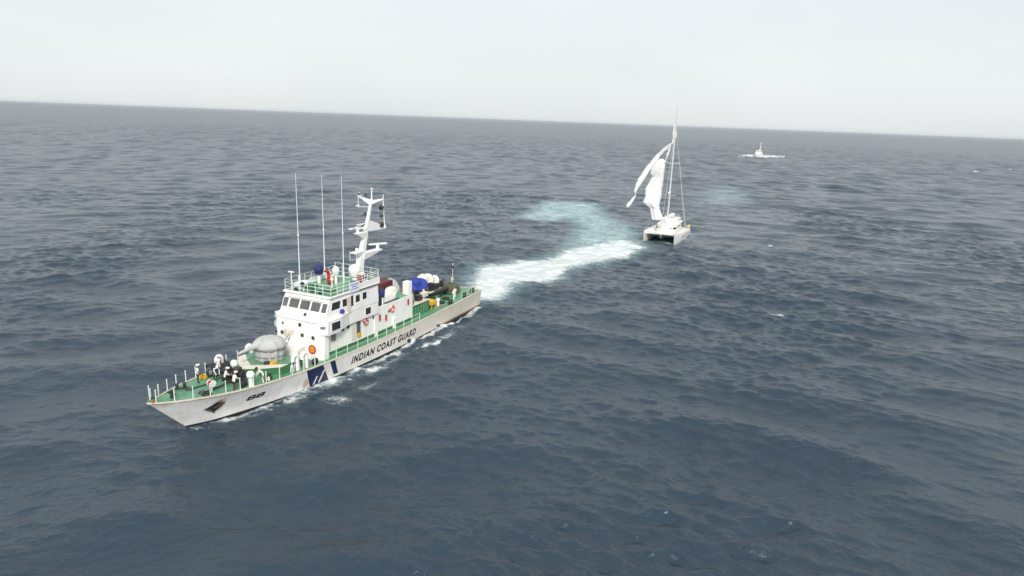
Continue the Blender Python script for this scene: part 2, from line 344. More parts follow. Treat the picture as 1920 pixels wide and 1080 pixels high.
bridge = MB().prism([(x, y, 6.05) for x, y in sym([(24.4, 3.0), (33.55, 3.0)])], [(x, y, 8.2) for x, y in sym([(24.4, 2.92), (32.55, 2.92)])]).build('bridge', 'white_paint', ship, bevel=0.05)
roof = MB().prism([(x, y, 8.2) for x, y in sym([(24.3, 3.1), (32.8, 3.1)])], [(x, y, 8.34) for x, y in sym([(24.3, 3.1), (32.7, 3.1)])]).build('bridge_roof', 'white_paint', ship, bevel=0.03)
MB().prism([(x, y, 8.343) for x, y in sym([(24.7, 2.9), (32.4, 2.9)])], [(x, y, 8.355) for x, y in sym([(24.7, 2.9), (32.4, 2.9)])]).build('roof_deck', 'green_deck', ship)
# window visor above the front windows
MB().prism([(32.85, -2.3, 7.8), (32.85, 2.3, 7.8), (32.68, 2.3, 7.82), (32.68, -2.3, 7.82)], [(32.95, -2.3, 7.84), (32.95, 2.3, 7.84), (32.62, 2.3, 7.88), (32.62, -2.3, 7.88)]).build('window_visor', 'white_paint', ship)

def win(parent, name, c, u, v, w, h, mglass, frame='white_clean', skew=0.0, d=0.035):
    """window: raised rim and a recessed dark pane; c centre, u right, v up"""
    u = Vector(u).normalized(); v = Vector(v).normalized(); n = u.cross(v).normalized(); c = Vector(c); mb = MB()
    P = lambda a, b, o: c+u*(a*w/2+skew*b*h/2)+v*(b*h/2)+n*o
    e = 0.07
    q = lambda k, o: [P(-1, -1, o)-u*k-v*k, P(1, -1, o)+u*k-v*k, P(1, 1, o)+u*k+v*k, P(-1, 1, o)-u*k+v*k]
    mb.add(q(0, 0.012), [(0, 1, 2, 3)], 1)
    o0, i0 = q(e, d), q(0, d); ob, ib = q(e, 0.0), q(0, 0.0)
    mb.add(o0+i0, [(k, (k+1) % 4, 4+(k+1) % 4, 4+k) for k in range(4)], 0)
    mb.add(o0+ob, [(k, 4+k, 4+(k+1) % 4, (k+1) % 4) for k in range(4)], 0)
    mb.add(i0+ib, [(k, (k+1) % 4, 4+(k+1) % 4, 4+k) for k in range(4)], 0)
    return mb.build(name, [frame, mglass], parent, fixn=False)
# five front windows on the raked front
fu = Vector((0, 1, 0)); fv = Vector((-1.0, 0, 2.15)).normalized()
def front(t, z): return Vector((33.55-1.0*(z-6.05)/2.15, t, z))
for t0, t1 in ((-2.84, -2.2), (-1.98, -0.74), (-0.54, 0.68), (0.88, 2.04), (2.24, 2.86)):
    win(bridge, 'window', front((t0+t1)/2, 7.22), fu, fv, t1-t0, 0.95, 'glass_front')
# side windows, both sides
def side_pt(side, s, z, t0=None): return Vector((s, side*((3.0-0.08*(z-6.05)/2.15) if t0 is None else t0), z))
for side in (1, -1):
    u = Vector((-side, 0, 0)); v = Vector((0, 0, 1))
    win(bridge, 'window', side_pt(side, 31.75, 7.2), u, v, 1.35, 0.95, 'glass', skew=0.22*1)
    win(bridge, 'window', side_pt(side, 30.25, 7.2), u, v, 0.85, 0.95, 'glass')
    win(bridge, 'window', side_pt(side, 28.15, 7.2), u, v, 0.72, 0.9, 'glass')
    win(bridge, 'window', side_pt(side, 26.95, 7.25), u, v, 0.72, 0.9, 'glass')
    win(bridge, 'doorway', side_pt(side, 29.15, 6.95), u, v, 0.5, 1.7, 'glass')
    mb = MB(); mb.box((29.72, side*3.05, 6.93), (0.66, 0.06, 1.75)); mb.build('door', 'cream_paint', bridge, bevel=0.02)
    win(belt, 'window', Vector((32.45, side*3.525, 5.4)), u, v, 1.35, 0.85, 'glass')
    win(belt, 'window', Vector((26.35, side*2.965, 5.45)), u, v, 0.95, 0.75, 'glass')
    mb = MB(); mb.box((33.97, side*3.1, 5.5), (0.5, 0.06, 0.28), rz=-side*R(57)); mb.box((33.98, side*3.12, 5.5), (0.42, 0.08, 0.05), rz=-side*R(57)); mb.build('vent_grille', 'grey_metal', belt)
    # wing capping and navigation lamp
    mb = MB(); mb.tube([(29.6, side*2.97, 6.09), (31.6, side*3.52, 6.09), (33.6, side*3.52, 6.09), (34.1, side*2.7, 6.09)], 0.06, 8); mb.build('wing_capping', 'white_clean', belt)
    if side < 0: mb = MB(); mb.box((32.6, side*3.65, 5.75), (0.9, 0.4, 0.45)); mb.box((32.6, side*3.75, 5.35), (0.9, 0.6, 0.06)); mb.box((32.9, side*3.8, 6.05), (0.3, 0.2, 0.26), 1); mb.build('navigation_lamp', ['white_clean', 'dark_metal'], belt, bevel=0.02)
    mb = MB(); mb.bx((31.7, side*2.7, 4.62), (33.7, side*3.5, 4.697)); mb.build('wing_floor', 'white_paint', belt)
    # doors, scuttles and boxes on the lower house
    win(house, 'doorway', side_pt(side, 27.7, 3.65, 2.652), u, v, 0.75, 1.75, 'glass_front')
    mb = MB(); mb.box((28.55, side*2.69, 3.6), (0.75, 0.07, 1.8)); mb.build('door', 'cream_paint', house, bevel=0.02)
    mb = MB(); mb.box((27.7, side*2.72, 3.0), (0.62, 0.12, 0.45)); mb.build('step_box', 'yellow_paint', house)
    mb = MB(); mb.box((31.9, side*2.74, 4.0), (0.55, 0.16, 0.95)); mb.build('locker', 'grey_metal', house, bevel=0.03)
    for s_, z_ in ((30.4, 4.35), (29.5, 4.4)):
        mb = MB(); c = Vector((s_, side*2.66, z_)); mb.tube([c, c+Vector((0, side*.07, 0))], 0.17, 14); mb.torus(c+Vector((0, side*.07, 0)), 0.17, 0.035, (1, 0, 0), (0, 0, 1)); mb.build('porthole', 'dark_metal', house)
def scuttle(parent, c, nrm, r=0.17):
    c = Vector(c); nrm = Vector(nrm).normalized(); u = nrm.cross(Vector((0, 0, 1))).normalized(); v = u.cross(nrm); mb = MB()
    mb.tube([c-nrm*0.03, c+nrm*0.03], r, 14, 0); mb.torus(c+nrm*0.03, r+0.02, 0.035, u, v, m=1); return mb.build('porthole', ['dark_metal', 'grey_metal'], parent)
def house_front(t, z): return Vector((34.55-0.23*(z-1.9)/2.8, t, z))
for t_, z_ in ((-2.75, 4.3), (-1.9, 4.35), (0.75, 4.45), (2.15, 4.4)): scuttle(house, house_front(t_, z_), (1, 0, 0.1))
scuttle(belt, (34.2, 0.35, 5.45), (1, 0, 0.18)); scuttle(bridge, (33.43, 0.4, 6.35), (1, 0, 0.46), 0.15)
scuttle(belt, (34.2, -1.9, 5.3), (1, 0, 0.18), 0.1)
# handrail line across the front below the windows
mb = MB(); mb.tube([(34.22, -2.5, 5.95), (34.22, 2.5, 5.95)], 0.035, 6)
for t_ in (-2.5, -1.25, 0, 1.25, 2.5): mb.tube([(34.22, t_, 5.95), (34.1, t_, 5.9)], 0.03, 6)
mb.build('front_handrail', 'white_clean', belt)

# casing with sloping ladder in front of the house, and the round crest beside it
mb = MB(); mb.prism([(34.2, -0.5, 2.0), (36.2, -0.5, 2.0), (36.2, 1.25, 2.0), (34.2, 1.25, 2.0)], [(34.0, -0.3, 4.35), (34.9, -0.3, 4.35), (35.6, 1.2, 3.3), (34.0, 1.2, 3.6)]); mb.build('forward_casing', 'white_cover', ship, bevel=0.06)
mb = MB(); mb.tube([(36.4, -0.55, 2.3), (34.6, -0.55, 4.6)], 0.04, 6); mb.tube([(36.4, -1.05, 2.3), (34.6, -1.05, 4.6)], 0.04, 6)
for k in range(8): f = (k+.5)/8; mb.box((36.4-1.8*f, -0.8, 2.3+2.3*f), (0.22, 0.5, 0.04))
mb.build('inclined_ladder', 'white_clean', ship)
mb = MB(); mb.box((36.35, -0.2, 2.95), (0.28, 0.45, 0.6), 0); mb.tube([(36.45, -0.2, 3.1), (36.55, -0.2, 3.1)], 0.15, 12, 0); mb.build('hose_box', 'red_paint', ship, bevel=0.03)
mb = MB(); mb.box((34.55, -0.75, 4.55), (0.6, 0.85, 0.7)); mb.tube([(34.9, -0.75, 4.55), (35.05, -0.75, 4.55)], 0.28, 12); mb.box((34.5, -1.3, 4.6), (0.3, 0.2, 0.5), 1); mb.build('ventilation_unit', ['cream_paint', 'grey_metal'], ship, bevel=0.04)
# crest
c = house_front(2.1, 3.2)+Vector((0.01, 0.0, 0)); nrm = Vector((1, 0.0, 0.08)).normalized(); u = Vector((0, 0, 1)).cross(nrm).normalized(); v = nrm.cross(u)
mb = MB(); mb.tube([c, c+nrm*0.05], 0.46, 28, 0); mb.torus(c+nrm*0.05, 0.42, 0.05, u, v, 28, 6, 1)
star = [c+nrm*0.07+(u*math.cos(a)+v*math.sin(a))*(0.36 if k % 2 == 0 else 0.2) for k, a in enumerate(np.linspace(math.pi/2, 2.5*math.pi, 17)[:-1])]
mb.add([c+nrm*0.075]+star, [(0, 1+k, 1+(k+1) % 16) for k in range(16)], 2)
ring = [c+nrm*0.09+(u*math.cos(a)+v*math.sin(a))*0.13 for a in np.linspace(0, 2*math.pi, 13)[:-1]]; mb.add(ring, [tuple(range(12))], 3)
cr = mb.build('crest', ['orange_ring', 'red_paint', 'yellow_paint', 'orange_ring'], house); cr['label'] = 'round orange crest with a yellow star'

# aft deckhouse, its roof gear and the lower casing
MB().bx((17.0, -2.72, 2.0), (33.5, 2.72, 2.42)).build('deckhouse_coaming', 'green_paint', ship)
aft = MB().bx((17.0, -2.65, 1.9), (24.4, 2.65, 5.3)).build('aft_deckhouse', 'white_paint', ship, bevel=0.04)
mb = MB(); mb.bx((24.36, 2.653, 2.0), (24.9, 2.8, 4.7)); mb.build('corner_pillar', 'white_clean', aft)
mb = MB(); mb.bx((20.9, 2.652, 2.05), (21.35, 2.9, 3.4)); mb.build('vent_trunk', 'white_clean', aft, bevel=0.03)
MB().prism([(17.0, -2.6, 5.303), (24.3, -2.6, 5.303), (24.3, 2.6, 5.303), (17.0, 2.6, 5.303)], [(17.1, -2.5, 5.32), (24.2, -2.5, 5.32), (24.2, 2.5, 5.32), (17.1, 2.5, 5.32)]).build('aft_roof_deck', 'green_deck', aft)
for s_, z_ in ((22.0, 4.35), (25.0, 4.3)): scuttle(aft if s_ < 24 else house, (s_, 2.66, z_), (0, 1, 0), 0.14)
mb = MB(); mb.bx((23.3, 2.2, 5.32), (24.38, 2.6, 6.35)); mb.build('painted_gap_shade', 'rubber', bridge)  # solid black box painting in the shaded gap between bridge and raft
MB().bx((17.2, -1.9, 5.32), (20.6, -0.1, 6.75)).build('exhaust_casing', 'maroon', ship, bevel=0.05)
mb = MB(); mb.bx((17.1, 1.8, 5.32), (17.9, 2.63, 6.95)); mb.build('vent_locker', 'white_paint', ship, bevel=0.04)
casing = MB().bx((12.6, -2.2, 1.9), (16.98, 2.3, 3.55)).build('engine_casing', 'green_paint', ship, bevel=0.03)
MB().bx((12.5, -2.3, 3.553), (16.97, 2.4, 3.63)).build('casing_top', 'cream_paint', casing, bevel=0.02)
mb = MB(); mb.bx((17.001, 1.2, 3.6), (16.93, 2.0, 5.2)); mb.build('aft_door', 'dark_metal', aft)
for k in range(6):
    mb = MB(); mb.bx((13.2+k*0.62, 2.302, 2.2), (13.45+k*0.62, 2.36, 3.3)); mb.build('stiffener', 'green_deck', casing)

# bridge roof parapet, banner and railings
for side in (1, -1):
    mb = MB(); mb.prism([(24.3, side*3.0, 8.3), (29.4, side*3.0, 8.3), (29.4, side*3.07, 8.3), (24.3, side*3.07, 8.3)], [(24.3, side*3.0, 8.95), (28.6, side*3.0, 8.85), (28.6, side*3.07, 8.85), (24.3, side*3.07, 8.95)]); mb.build('parapet', 'white_paint', roof)
mb = MB(); mb.bx((28.0, 3.11, 8.2), (29.7, 3.14, 9.2), 0)
for k, (a, b_) in enumerate(((28.2, 29.5), (28.4, 29.3), (28.2, 29.5))): mb.bx((a, 3.142, 8.95-0.24*k), (b_, 3.148, 9.05-0.24*k), 1)
mb.build('name_board', ['banner_white', 'banner_blue'], roof)
mb = MB(); mb.tube([(24.5, 3.08, 8.15), (28.0, 3.08, 8.15)], 0.04, 6); mb.build('drain_pipe', 'dark_metal', roof)

def railing(name, pts, h=1.0, rails=(0.34, 0.67, 1.0), r=0.022, pr=0.03, mt='rail_paint', step=1.3, parent=None, rail_r=None):
    parent = parent or ship; root = MB()
    for k in rails:
        root.tube([Vector(p)+Vector((0, 0, h*k)) for p in pts], rail_r or r, 5)
    o = root.build(name, mt, parent)
    for a, b_ in zip(pts[:-1], pts[1:]):
        a = Vector(a); b_ = Vector(b_); n = max(1, round((b_-a).length/step))
        for k in range(n):
            q = a+(b_-a)*k/n; m2 = MB(); m2.tube([q, q+Vector((0, 0, h+0.02))], pr, 6); m2.build('stanchion', mt, o)
    m2 = MB(); q = Vector(pts[-1]); m2.tube([q, q+Vector((0, 0, h+0.02))], pr, 6); m2.build('stanchion', mt, o)
    return o
railing('roof_railing', [(29.5, 3.0, 8.34), (32.5, 3.0, 8.34), (32.5, -3.0, 8.34), (24.5, -3.0, 8.34)], 1.15, step=1.05, r=0.03, pr=0.035)
railing('roof_railing', [(24.5, 3.0, 8.9), (28.3, 3.0, 8.9)], 0.75, step=0.95, r=0.028, pr=0.032)
railing('roof_railing', [(24.45, -3.0, 8.34), (24.45, 3.0, 8.34)], 1.5, step=0.95, r=0.026, pr=0.03)
# fore deck: bare stanchions with sagging wire
def deck_edge(s, side, inset=0.12): return Vector((s, side*max(td(s)-inset, 0.05), zd(s)+0.03))
for side in (1, -1):
    ss = [50.9, 49.7, 48.4, 47.1, 45.8, 44.5, 43.2, 41.9, 40.4, 38.9, 37.4, 35.9]
    for s_ in ss:
        q = deck_edge(s_, side); mb = MB(); mb.tube([q, q+Vector((0, 0, 1.05))], 0.045, 6); mb.ball(q+Vector((0, 0, 1.07)), 0.055, 8, 5); mb.build('stanchion', 'rail_paint', ship)
    mb = MB()
    for k in (0.55, 1.0):
        for a_s, b_s in zip(ss[:-1], ss[1:]):
            mb.tube([deck_edge(a_s+(b_s-a_s)*f, side)+Vector((0, 0, k-0.06*math.sin(math.pi*f))) for f in (0, 0.5, 1)], 0.007, 4)
    mb.build('guard_wire', 'grey_metal', ship)
    railing('side_railing', [deck_edge(s_, side) for s_ in (34.5, 31, 27.5, 24, 20.5, 17)], 0.95, step=1.75, r=0.022, pr=0.04, rails=(0.5, 1.0))
    railing('side_railing', [deck_edge(s_, side) for s_ in (6.0, 3.0, 0.4)], 0.9, step=1.5, r=0.012, pr=0.025, rails=(0.5, 1.0))

# ---------------------------------------------------------------- bridge roof gear
RZ = 8.355
for s_, t_, zb, zt in ((30.4, -2.9, RZ, 20.3), (26.4, -2.9, RZ, 19.9), (26.7, 0.0, RZ, 20.1)):
    mb = MB(); mb.tube([(s_, t_, zb), (s_, t_, zb+1.1)], 0.09, 8); mb.tube([(s_, t_, zb+1.1), (s_, t_, zb+5.5), (s_+0.03, t_, zt)], [0.06, 0.042, 0.02], 6)
    mb.tube([(s_, t_, zb+5.4), (s_, t_, zb+5.6)], 0.085, 6); mb.build('whip_antenna', 'white_clean', ship)
mb = MB()
for k in range(4):
    a = k*math.pi/2+0.4; mb.tube([(26.4, -2.95, 14.1), (26.4+0.9*math.cos(a), -2.95+0.9*math.sin(a), 14.9)], 0.02, 5); mb.tube([(26.4, -2.95, 13.9), (26.4+1.1*math.cos(a), -2.95+1.1*math.sin(a), 13.75)], 0.02, 5)
mb.build('aerial_elements', 'grey_metal', ship)
mb = MB(); mb.tube([(28.4, -2.0, RZ), (28.4, -2.0, 9.5)], 0.2, 10, 1); mb.ball((28.4, -2.0, 9.92), 0.52, 16, 10, 0, 1, 1, 1, 0.05); mb.lathe((28.4, -2.0, 9.35), [(0.4, 0), (0.46, 0.25)], 14); mb.build('covered_director', ['blue_cover', 'white_clean'], ship)
mb = MB(); mb.tube([(28.0, -1.0, RZ), (28.0, -1.0, 9.5)], 0.17, 10); mb.tube([(28.0, -1.0, 9.5), (28.3, -0.95, 9.8), (28.9, -0.85, 9.9)], [0.16, 0.14, 0.1], 10); mb.torus((27.7, -1.0, 9.5), 0.22, 0.04, (0, 1, 0), (0, 0, 1)); mb.box((28.1, -0.7, 8.8), (0.5, 0.5, 0.55)); mb.build('fire_monitor', 'red_paint', ship)
mb = MB(); mb.tube([(27.6, -0.35, RZ), (27.6, -0.35, 9.45)], 0.16, 10); mb.ball((27.6, -0.35, 9.82), 0.4, 16, 10); mb.lathe((27.6, -0.35, 9.4), [(0.3, 0), (0.38, 0.3)], 14); mb.build('satellite_dome', 'white_clean', ship)
mb = MB(); mb.tube([(24.95, 0.1, RZ), (24.95, 0.1, 8.9)], 0.3, 10); mb.ball((24.95, 0.1, 9.45), 0.66, 18, 12); mb.lathe((24.95, 0.1, 8.75), [(0.5, 0), (0.64, 0.5)], 18); mb.build('radar_dome', 'white_clean', ship)
mb = MB(); mb.tube([(32.0, -0.95, RZ), (32.0, -0.95, 8.85)], 0.07, 8); mb.tube([(31.8, -0.95, 9.1), (32.15, -0.95, 9.1)], [0.24, 0.3], 14); mb.tube([(32.15, -0.95, 9.1), (32.2, -0.95, 9.1)], 0.27, 14, 1); mb.build('searchlight', ['white_clean', 'glass'], ship)
mb = MB(); mb.tube([(32.2, -2.4, RZ), (32.2, -2.4, 10.2)], 0.05, 6); mb.box((32.2, -2.4, 10.25), (0.2, 0.65, 0.1)); mb.build('small_radar', 'white_clean', ship)
mb = MB(); mb.tube([(27.0, -0.9, RZ), (27.0, -0.9, 10.6)], 0.03, 6); mb.box((27.0, -0.9, 10.1), (0.06, 0.7, 0.05)); mb.build('sensor_pole', 'white_clean', ship)
mb = MB(); mb.box((30.6, -1.2, 8.62), (0.9, 1.1, 0.5)); mb.build('roof_locker', 'green_paint', ship, bevel=0.03)
mb = MB(); mb.box((30.9, 1.5, 8.52), (0.7, 1.2, 0.3)); mb.build('roof_hatch', 'green_paint', ship, bevel=0.03)
mb = MB(); mb.box((31.2, -2.0, 8.72), (1.6, 0.7, 0.7)); mb.build('signal_locker', 'white_clean', ship, bevel=0.04)
for s_, t_ in ((25.6, 1.6), (26.6, 2.1)):
    mb = MB(); mb.box((s_, t_, 8.9), (0.55, 0.4, 1.05), 0); mb.box((s_, t_+0.205, 8.95), (0.35, 0.02, 0.5), 1); mb.build('equipment_cabinet', ['red_paint' if s_ > 26 else 'white_clean', 'maroon'], ship, bevel=0.02)
mb = MB(); mb.tube([(29.4, 0.6, RZ), (29.4, 0.6, 9.2)], 0.1, 8); mb.lathe((29.4, 0.6, 9.2), [(0.2, 0), (0.22, 0.12), (0.12, 0.3)], 12); mb.build('magnetic_compass', 'cream_paint', ship)
for s_, t_ in ((32.1, 1.3), (31.9, 0.1), (32.2, -1.8)):
    mb = MB(); mb.box((s_, t_, 8.55), (0.25, 0.3, 0.38)); mb.build('loudspeaker', 'dark_metal', ship)
# port wing: blue covered pelorus and the aft lamp
mb = MB(); mb.tube([(30.9, 3.0, 6.05), (30.9, 3.0, 6.35)], 0.08, 8, 1); mb.ball((30.9, 3.05, 6.5), 0.3, 12, 8, 0, 1.1, 1, 0.8, .06); mb.build('covered_pelorus', ['blue_bright', 'white_clean'], ship)
mb = MB(); mb.tube([(23.0, 2.4, 5.32), (23.0, 2.4, 6.3)], 0.18, 10, 1); mb.lathe((23.0, 2.4, 6.2), [(0.26, 0), (0.36, 0.3), (0.34, 0.8), (0.2, 1.0), (0.05, 1.05)], 12, 0, jit=.08); mb.build('covered_lamp', ['blue_cover', 'white_clean'], ship)

# ---------------------------------------------------------------- mast
mast = MB(); mx = lambda z: 24.4-(z-8.34)*0.335
mast.prism([(mx(8.34)+0.425, -0.357, 8.34), (mx(8.34)+0.425, 0.357, 8.34), (mx(8.34)-0.468, 0.357, 8.34), (mx(8.34)-0.468, -0.357, 8.34)], [(mx(14.4)+0.187, -0.187, 14.4), (mx(14.4)+0.187, 0.187, 14.4), (mx(14.4)-0.204, 0.187, 14.4), (mx(14.4)-0.204, -0.187, 14.4)])
mast.prism([(mx(14.4)+0.170, -0.170, 14.4), (mx(14.4)+0.170, 0.170, 14.4), (mx(14.4)-0.187, 0.170, 14.4), (mx(14.4)-0.187, -0.170, 14.4)], [(mx(17.1)+0.119, -0.119, 17.1), (mx(17.1)+0.119, 0.119, 17.1), (mx(17.1)-0.119, 0.119, 17.1), (mx(17.1)-0.119, -0.119, 17.1)])
mast.tube([(mx(17.1), 0, 17.1), (mx(17.1)-.05, 0, 18.2)], [0.09, 0.06], 8); mast.ball((mx(17.1)-.05, 0, 18.25), 0.13, 10, 6)
mast.tube([(mx(8.4)-.9, 0, 8.34), (mx(13.2)-.5, 0, 13.2)], [0.1, 0.07], 8)
for z in np.arange(9.0, 13, 0.6): mast.tube([(mx(z)-.35, 0, z), (mx(z)-.75, 0, z)], 0.035, 5)
mast = mast.build('mast', 'white_clean', ship, bevel=0.04)
# V yard at the head
mb = MB()
for sd in (1, -1):
    mb.prism([(mx(16.5)+.12, 0, 16.45), (mx(16.5)-.12, 0, 16.45), (mx(16.9)-.08, sd*1.7, 17.2), (mx(16.9)+.08, sd*1.7, 17.2)], [(mx(17)+.12, 0, 16.95), (mx(17)-.12, 0, 16.95), (mx(17)-.08, sd*1.7, 17.3), (mx(17)+.08, sd*1.7, 17.3)])
    mb.tube([(mx(17), sd*1.65, 17.2), (mx(17), sd*1.65, 17.75)], 0.04, 6)
mb.build('head_yard', 'white_clean', mast)
mb = MB()
for sd, z in ((-1, 17.5), (-1, 16.4)): mb.box((mx(z)+1.0, sd*1.0, z), (0.5, 0.16, 0.12), 0)
mb.tube([(mx(17), -1.0, 17.2), (mx(17)+1.2, -1.0, 17.45)], 0.035, 5, 0); mb.tube([(mx(16.3), 0, 16.2), (mx(16.3)+1.3, -.8, 16.3)], 0.035, 5); mb.tube([(mx(17)+1.1, -1.0, 17.4), (mx(16.3)+1.2, -.75, 16.3)], 0.025, 5)
mb.ball((mx(17)+0.9, -1.0, 17.62), 0.14, 8, 6, 1); mb.ball((mx(17)+0.4, -.5, 17.6), 0.14, 8, 6, 1); mb.ball((mx(15.3)+.5, -.1, 15.5), 0.17, 8, 6, 1); mb.build('masthead_lights', ['white_clean', 'dark_metal'], mast)
# gaff with the three black day shapes on their halyard pole
mb = MB(); mb.prism([(mx(13.6)-.1, -.1, 13.5), (mx(13.6)-.1, .1, 13.5), (18.9, .06, 13.35), (18.9, -.06, 13.35)], [(mx(14.8)-.1, -.1, 14.8), (mx(14.8)-.1, .1, 14.8), (18.7, .06, 13.6), (18.7, -.06, 13.6)])
mb.tube([(18.95, 0, 13.5), (19.3, 0, 17.0)], 0.075, 8); mb.tube([(18.95, 0, 13.5), (19.0, 0, 13.8)], [0.2, 0.12], 8); mb.build('gaff', 'white_clean', mast)
for z, kind in ((15.95, 'b'), (15.0, 'd'), (13.95, 'b')):
    mb = MB(); c = (19.75-(z-13.95)*0.0, 0.1, z)
    if kind == 'b': mb.ball(c, 0.31, 14, 10)
    else: mb.lathe(c, [(0.01, -0.3), (0.24, 0), (0.01, 0.3)], 12, smooth=False)
    mb.tube([(c[0]-.2, c[1], z), (c[0]-.7, 0, z)], 0.02, 5)
    mb.build('day_shape', 'rubber', mast)
# platforms and radars
mb = MB(); mb.prism([(mx(10.6)-.2, -.3, 10.3), (mx(10.6)-.2, .3, 10.3), (20.0, .4, 11.0), (20.0, -.4, 11.0)], [(mx(11.1), -.45, 11.12), (mx(11.1), .45, 11.12), (20.0, .45, 11.12), (20.0, -.45, 11.12)]); mb.build('radar_platform', 'white_clean', mast)
mb = MB(); mb.tube([(20.4, 0, 11.12), (20.4, 0, 11.65)], 0.2, 10); mb.box((20.4, 0, 11.75), (0.22, 2.3, 0.16), rz=R(62)); mb.build('navigation_radar', 'white_clean', mast)
mb = MB(); mb.prism([(mx(11)+.2, -.2, 10.75), (mx(11)+.2, .2, 10.75), (25.0, .4, 11.3), (25.0, -.4, 11.3)], [(mx(11.3)+.1, -.4, 11.4), (mx(11.3)+.1, .4, 11.4), (25.0, .45, 11.4), (25.0, -.45, 11.4)])
for t_ in (-.45, .45):
    mb.tube([(25.0, t_, 10.5), (25.0, t_, 11.5)], 0.03, 5); mb.tube([(25.0, t_, 10.5), (mx(10.4), t_*.5, 10.4)], 0.03, 5)
mb.ball((24.3, 0, 11.65), 0.2, 10, 6); mb.build('forward_platform', 'white_clean', mast)
mb = MB(); mb.prism([(mx(12.8)+.15, -.2, 12.6), (mx(12.8)+.15, .2, 12.6), (24.4, .3, 13.35), (24.4, -.3, 13.35)], [(mx(13.5), -.3, 13.5), (mx(13.5), .3, 13.5), (24.5, .35, 13.5), (24.5, -.35, 13.5)])
mb.tube([(24.1, 0, 13.5), (24.1, 0, 13.95)], 0.18, 10); mb.box((24.1, 0, 14.05), (0.2, 2.2, 0.16), rz=R(70)); mb.box((23.4, 0, 14.45), (1.6, 0.12, 0.1)); mb.tube([(22.6, 0, 14.45), (24.9, 0, 14.15)], 0.05, 6); mb.build('surface_radar', 'white_clean', mast)
mb = MB()
for q, w in (((19.3, 0, 17), (24.5, 2.6, 8.9)), ((21.5, 1.65, 17.2), (24.8, 2.7, 8.95)), ((21.5, -1.65, 17.2), (24.8, -2.7, 8.95)), ((24.9, 0, 14.1), (29.0, 0, 8.4))): mb.tube([q, w], 0.008, 4)
mb.build('halyards', 'grey_metal', mast)

# ---------------------------------------------------------------- fore deck
gp = [(41.6, 0), (40.9, 1.2), (39.4, 2.65), (36.6, 2.65), (36.6, -2.65), (39.4, -2.65), (40.9, -1.2)]
plat = MB().prism([(x, y, 2.0) for x, y in gp], [(x, y, 3.0) for x, y in gp]).build('gun_platform', 'green_paint', ship, bevel=0.02)
MB().prism([(x, y*.985, 3.003) for x, y in gp], [(x, y*.985, 3.03) for x, y in gp]).build('platform_top', 'green_deck', plat)
fr = [(41.68, 0), (40.95, 1.25), (39.45, 2.75), (38.6, 2.72), (39.9, 1.1), (40.6, 0), (39.9, -1.1), (38.6, -2.72), (39.45, -2.75), (40.95, -1.25)]
mb = MB()
for q in ((0, 1, 4, 5), (1, 2, 3, 4), (0, 5, 6, 9), (9, 6, 7, 8)): mb.prism([(fr[k][0], fr[k][1], 3.033) for k in q], [(fr[k][0], fr[k][1], 3.09) for k in q])
mb.build('breakwater_top', 'cream_paint', plat)
def tarp(name, prof, c, mt, parent, n=40, seed=1, fold=0.05, sx=1, sy=1, sub=4):
    """draped canvas: lathe with vertical folds that grow downward"""
    rr = np.random.default_rng(seed); ph = rr.uniform(0, 6.28, 6); fr = rr.integers(5, 17, 6)
    P = []; pts = []
    for (r0, z0), (r1, z1) in zip(prof[:-1], prof[1:]):
        for k in range(sub): f = k/sub; pts.append((r0+(r1-r0)*f, z0+(z1-z0)*f))
    pts.append(prof[-1]); zmin = min(p[1] for p in pts); zmax = max(p[1] for p in pts)
    for r, z in pts:
        row = []; g = 1-(z-zmin)/(zmax-zmin)
        for k in range(n):
            a = 2*math.pi*k/n; w = sum(math.sin(fr[i]*a+ph[i]+z*0.8*(i % 3)) for i in range(6))/6
            R_ = r*(1+fold*2.2*w*(0.35+g)); row.append((c[0]+R_*math.cos(a)*sx, c[1]+R_*math.sin(a)*sy, c[2]+z+0.05*w*(r > 0.3)))
        P.append(row)
    mb = MB(); mb.grid(P, 0, True, True); mb.add(P[-1], [tuple(range(n))], 0, True); return mb.build(name, mt, parent)
gun = tarp('covered_gun', [(1.349, 0.047), (1.395, 0.465), (1.432, 0.883), (1.432, 1.116), (1.488, 1.190), (1.581, 1.321), (1.544, 1.534), (1.349, 1.841), (1.023, 2.065), (0.558, 2.176), (0.047, 2.213)], (38.1, 0, 3.03), 'grey_cover', ship, n=48, seed=4)
gun['label'] = 'deck gun under a grey canvas cover'
mb = MB()
for r_, z_ in ((1.50, 4.13), (1.46, 3.5)): mb.tube([(38.1+r_*math.cos(a)*(1+.02*math.sin(7*a)), r_*math.sin(a)*(1+.02*math.sin(5*a)), z_+.04*math.sin(6*a)) for a in np.linspace(0, 2*math.pi, 49)], .025, 5)
mb.build('lashing', 'dark_metal', gun)
mb = MB(); mb.tube([(39.3, -0.15, 4.7), (39.9, -0.25, 4.66), (40.8, -0.35, 4.52), (41.7, -0.4, 4.42)], [0.62, 0.3, 0.17, 0.12], 14); mb.build('barrel_cover', 'grey_cover', gun)
mb = MB(); mb.tube([(39.6, 1.05, 3.06), (39.6, 1.05, 3.3)], 0.28, 12, 0); mb.box((39.3, 1.6, 3.2), (0.7, 0.3, 0.22), 1); mb.build('ammunition_tray', ['dark_metal', 'yellow_paint'], plat)

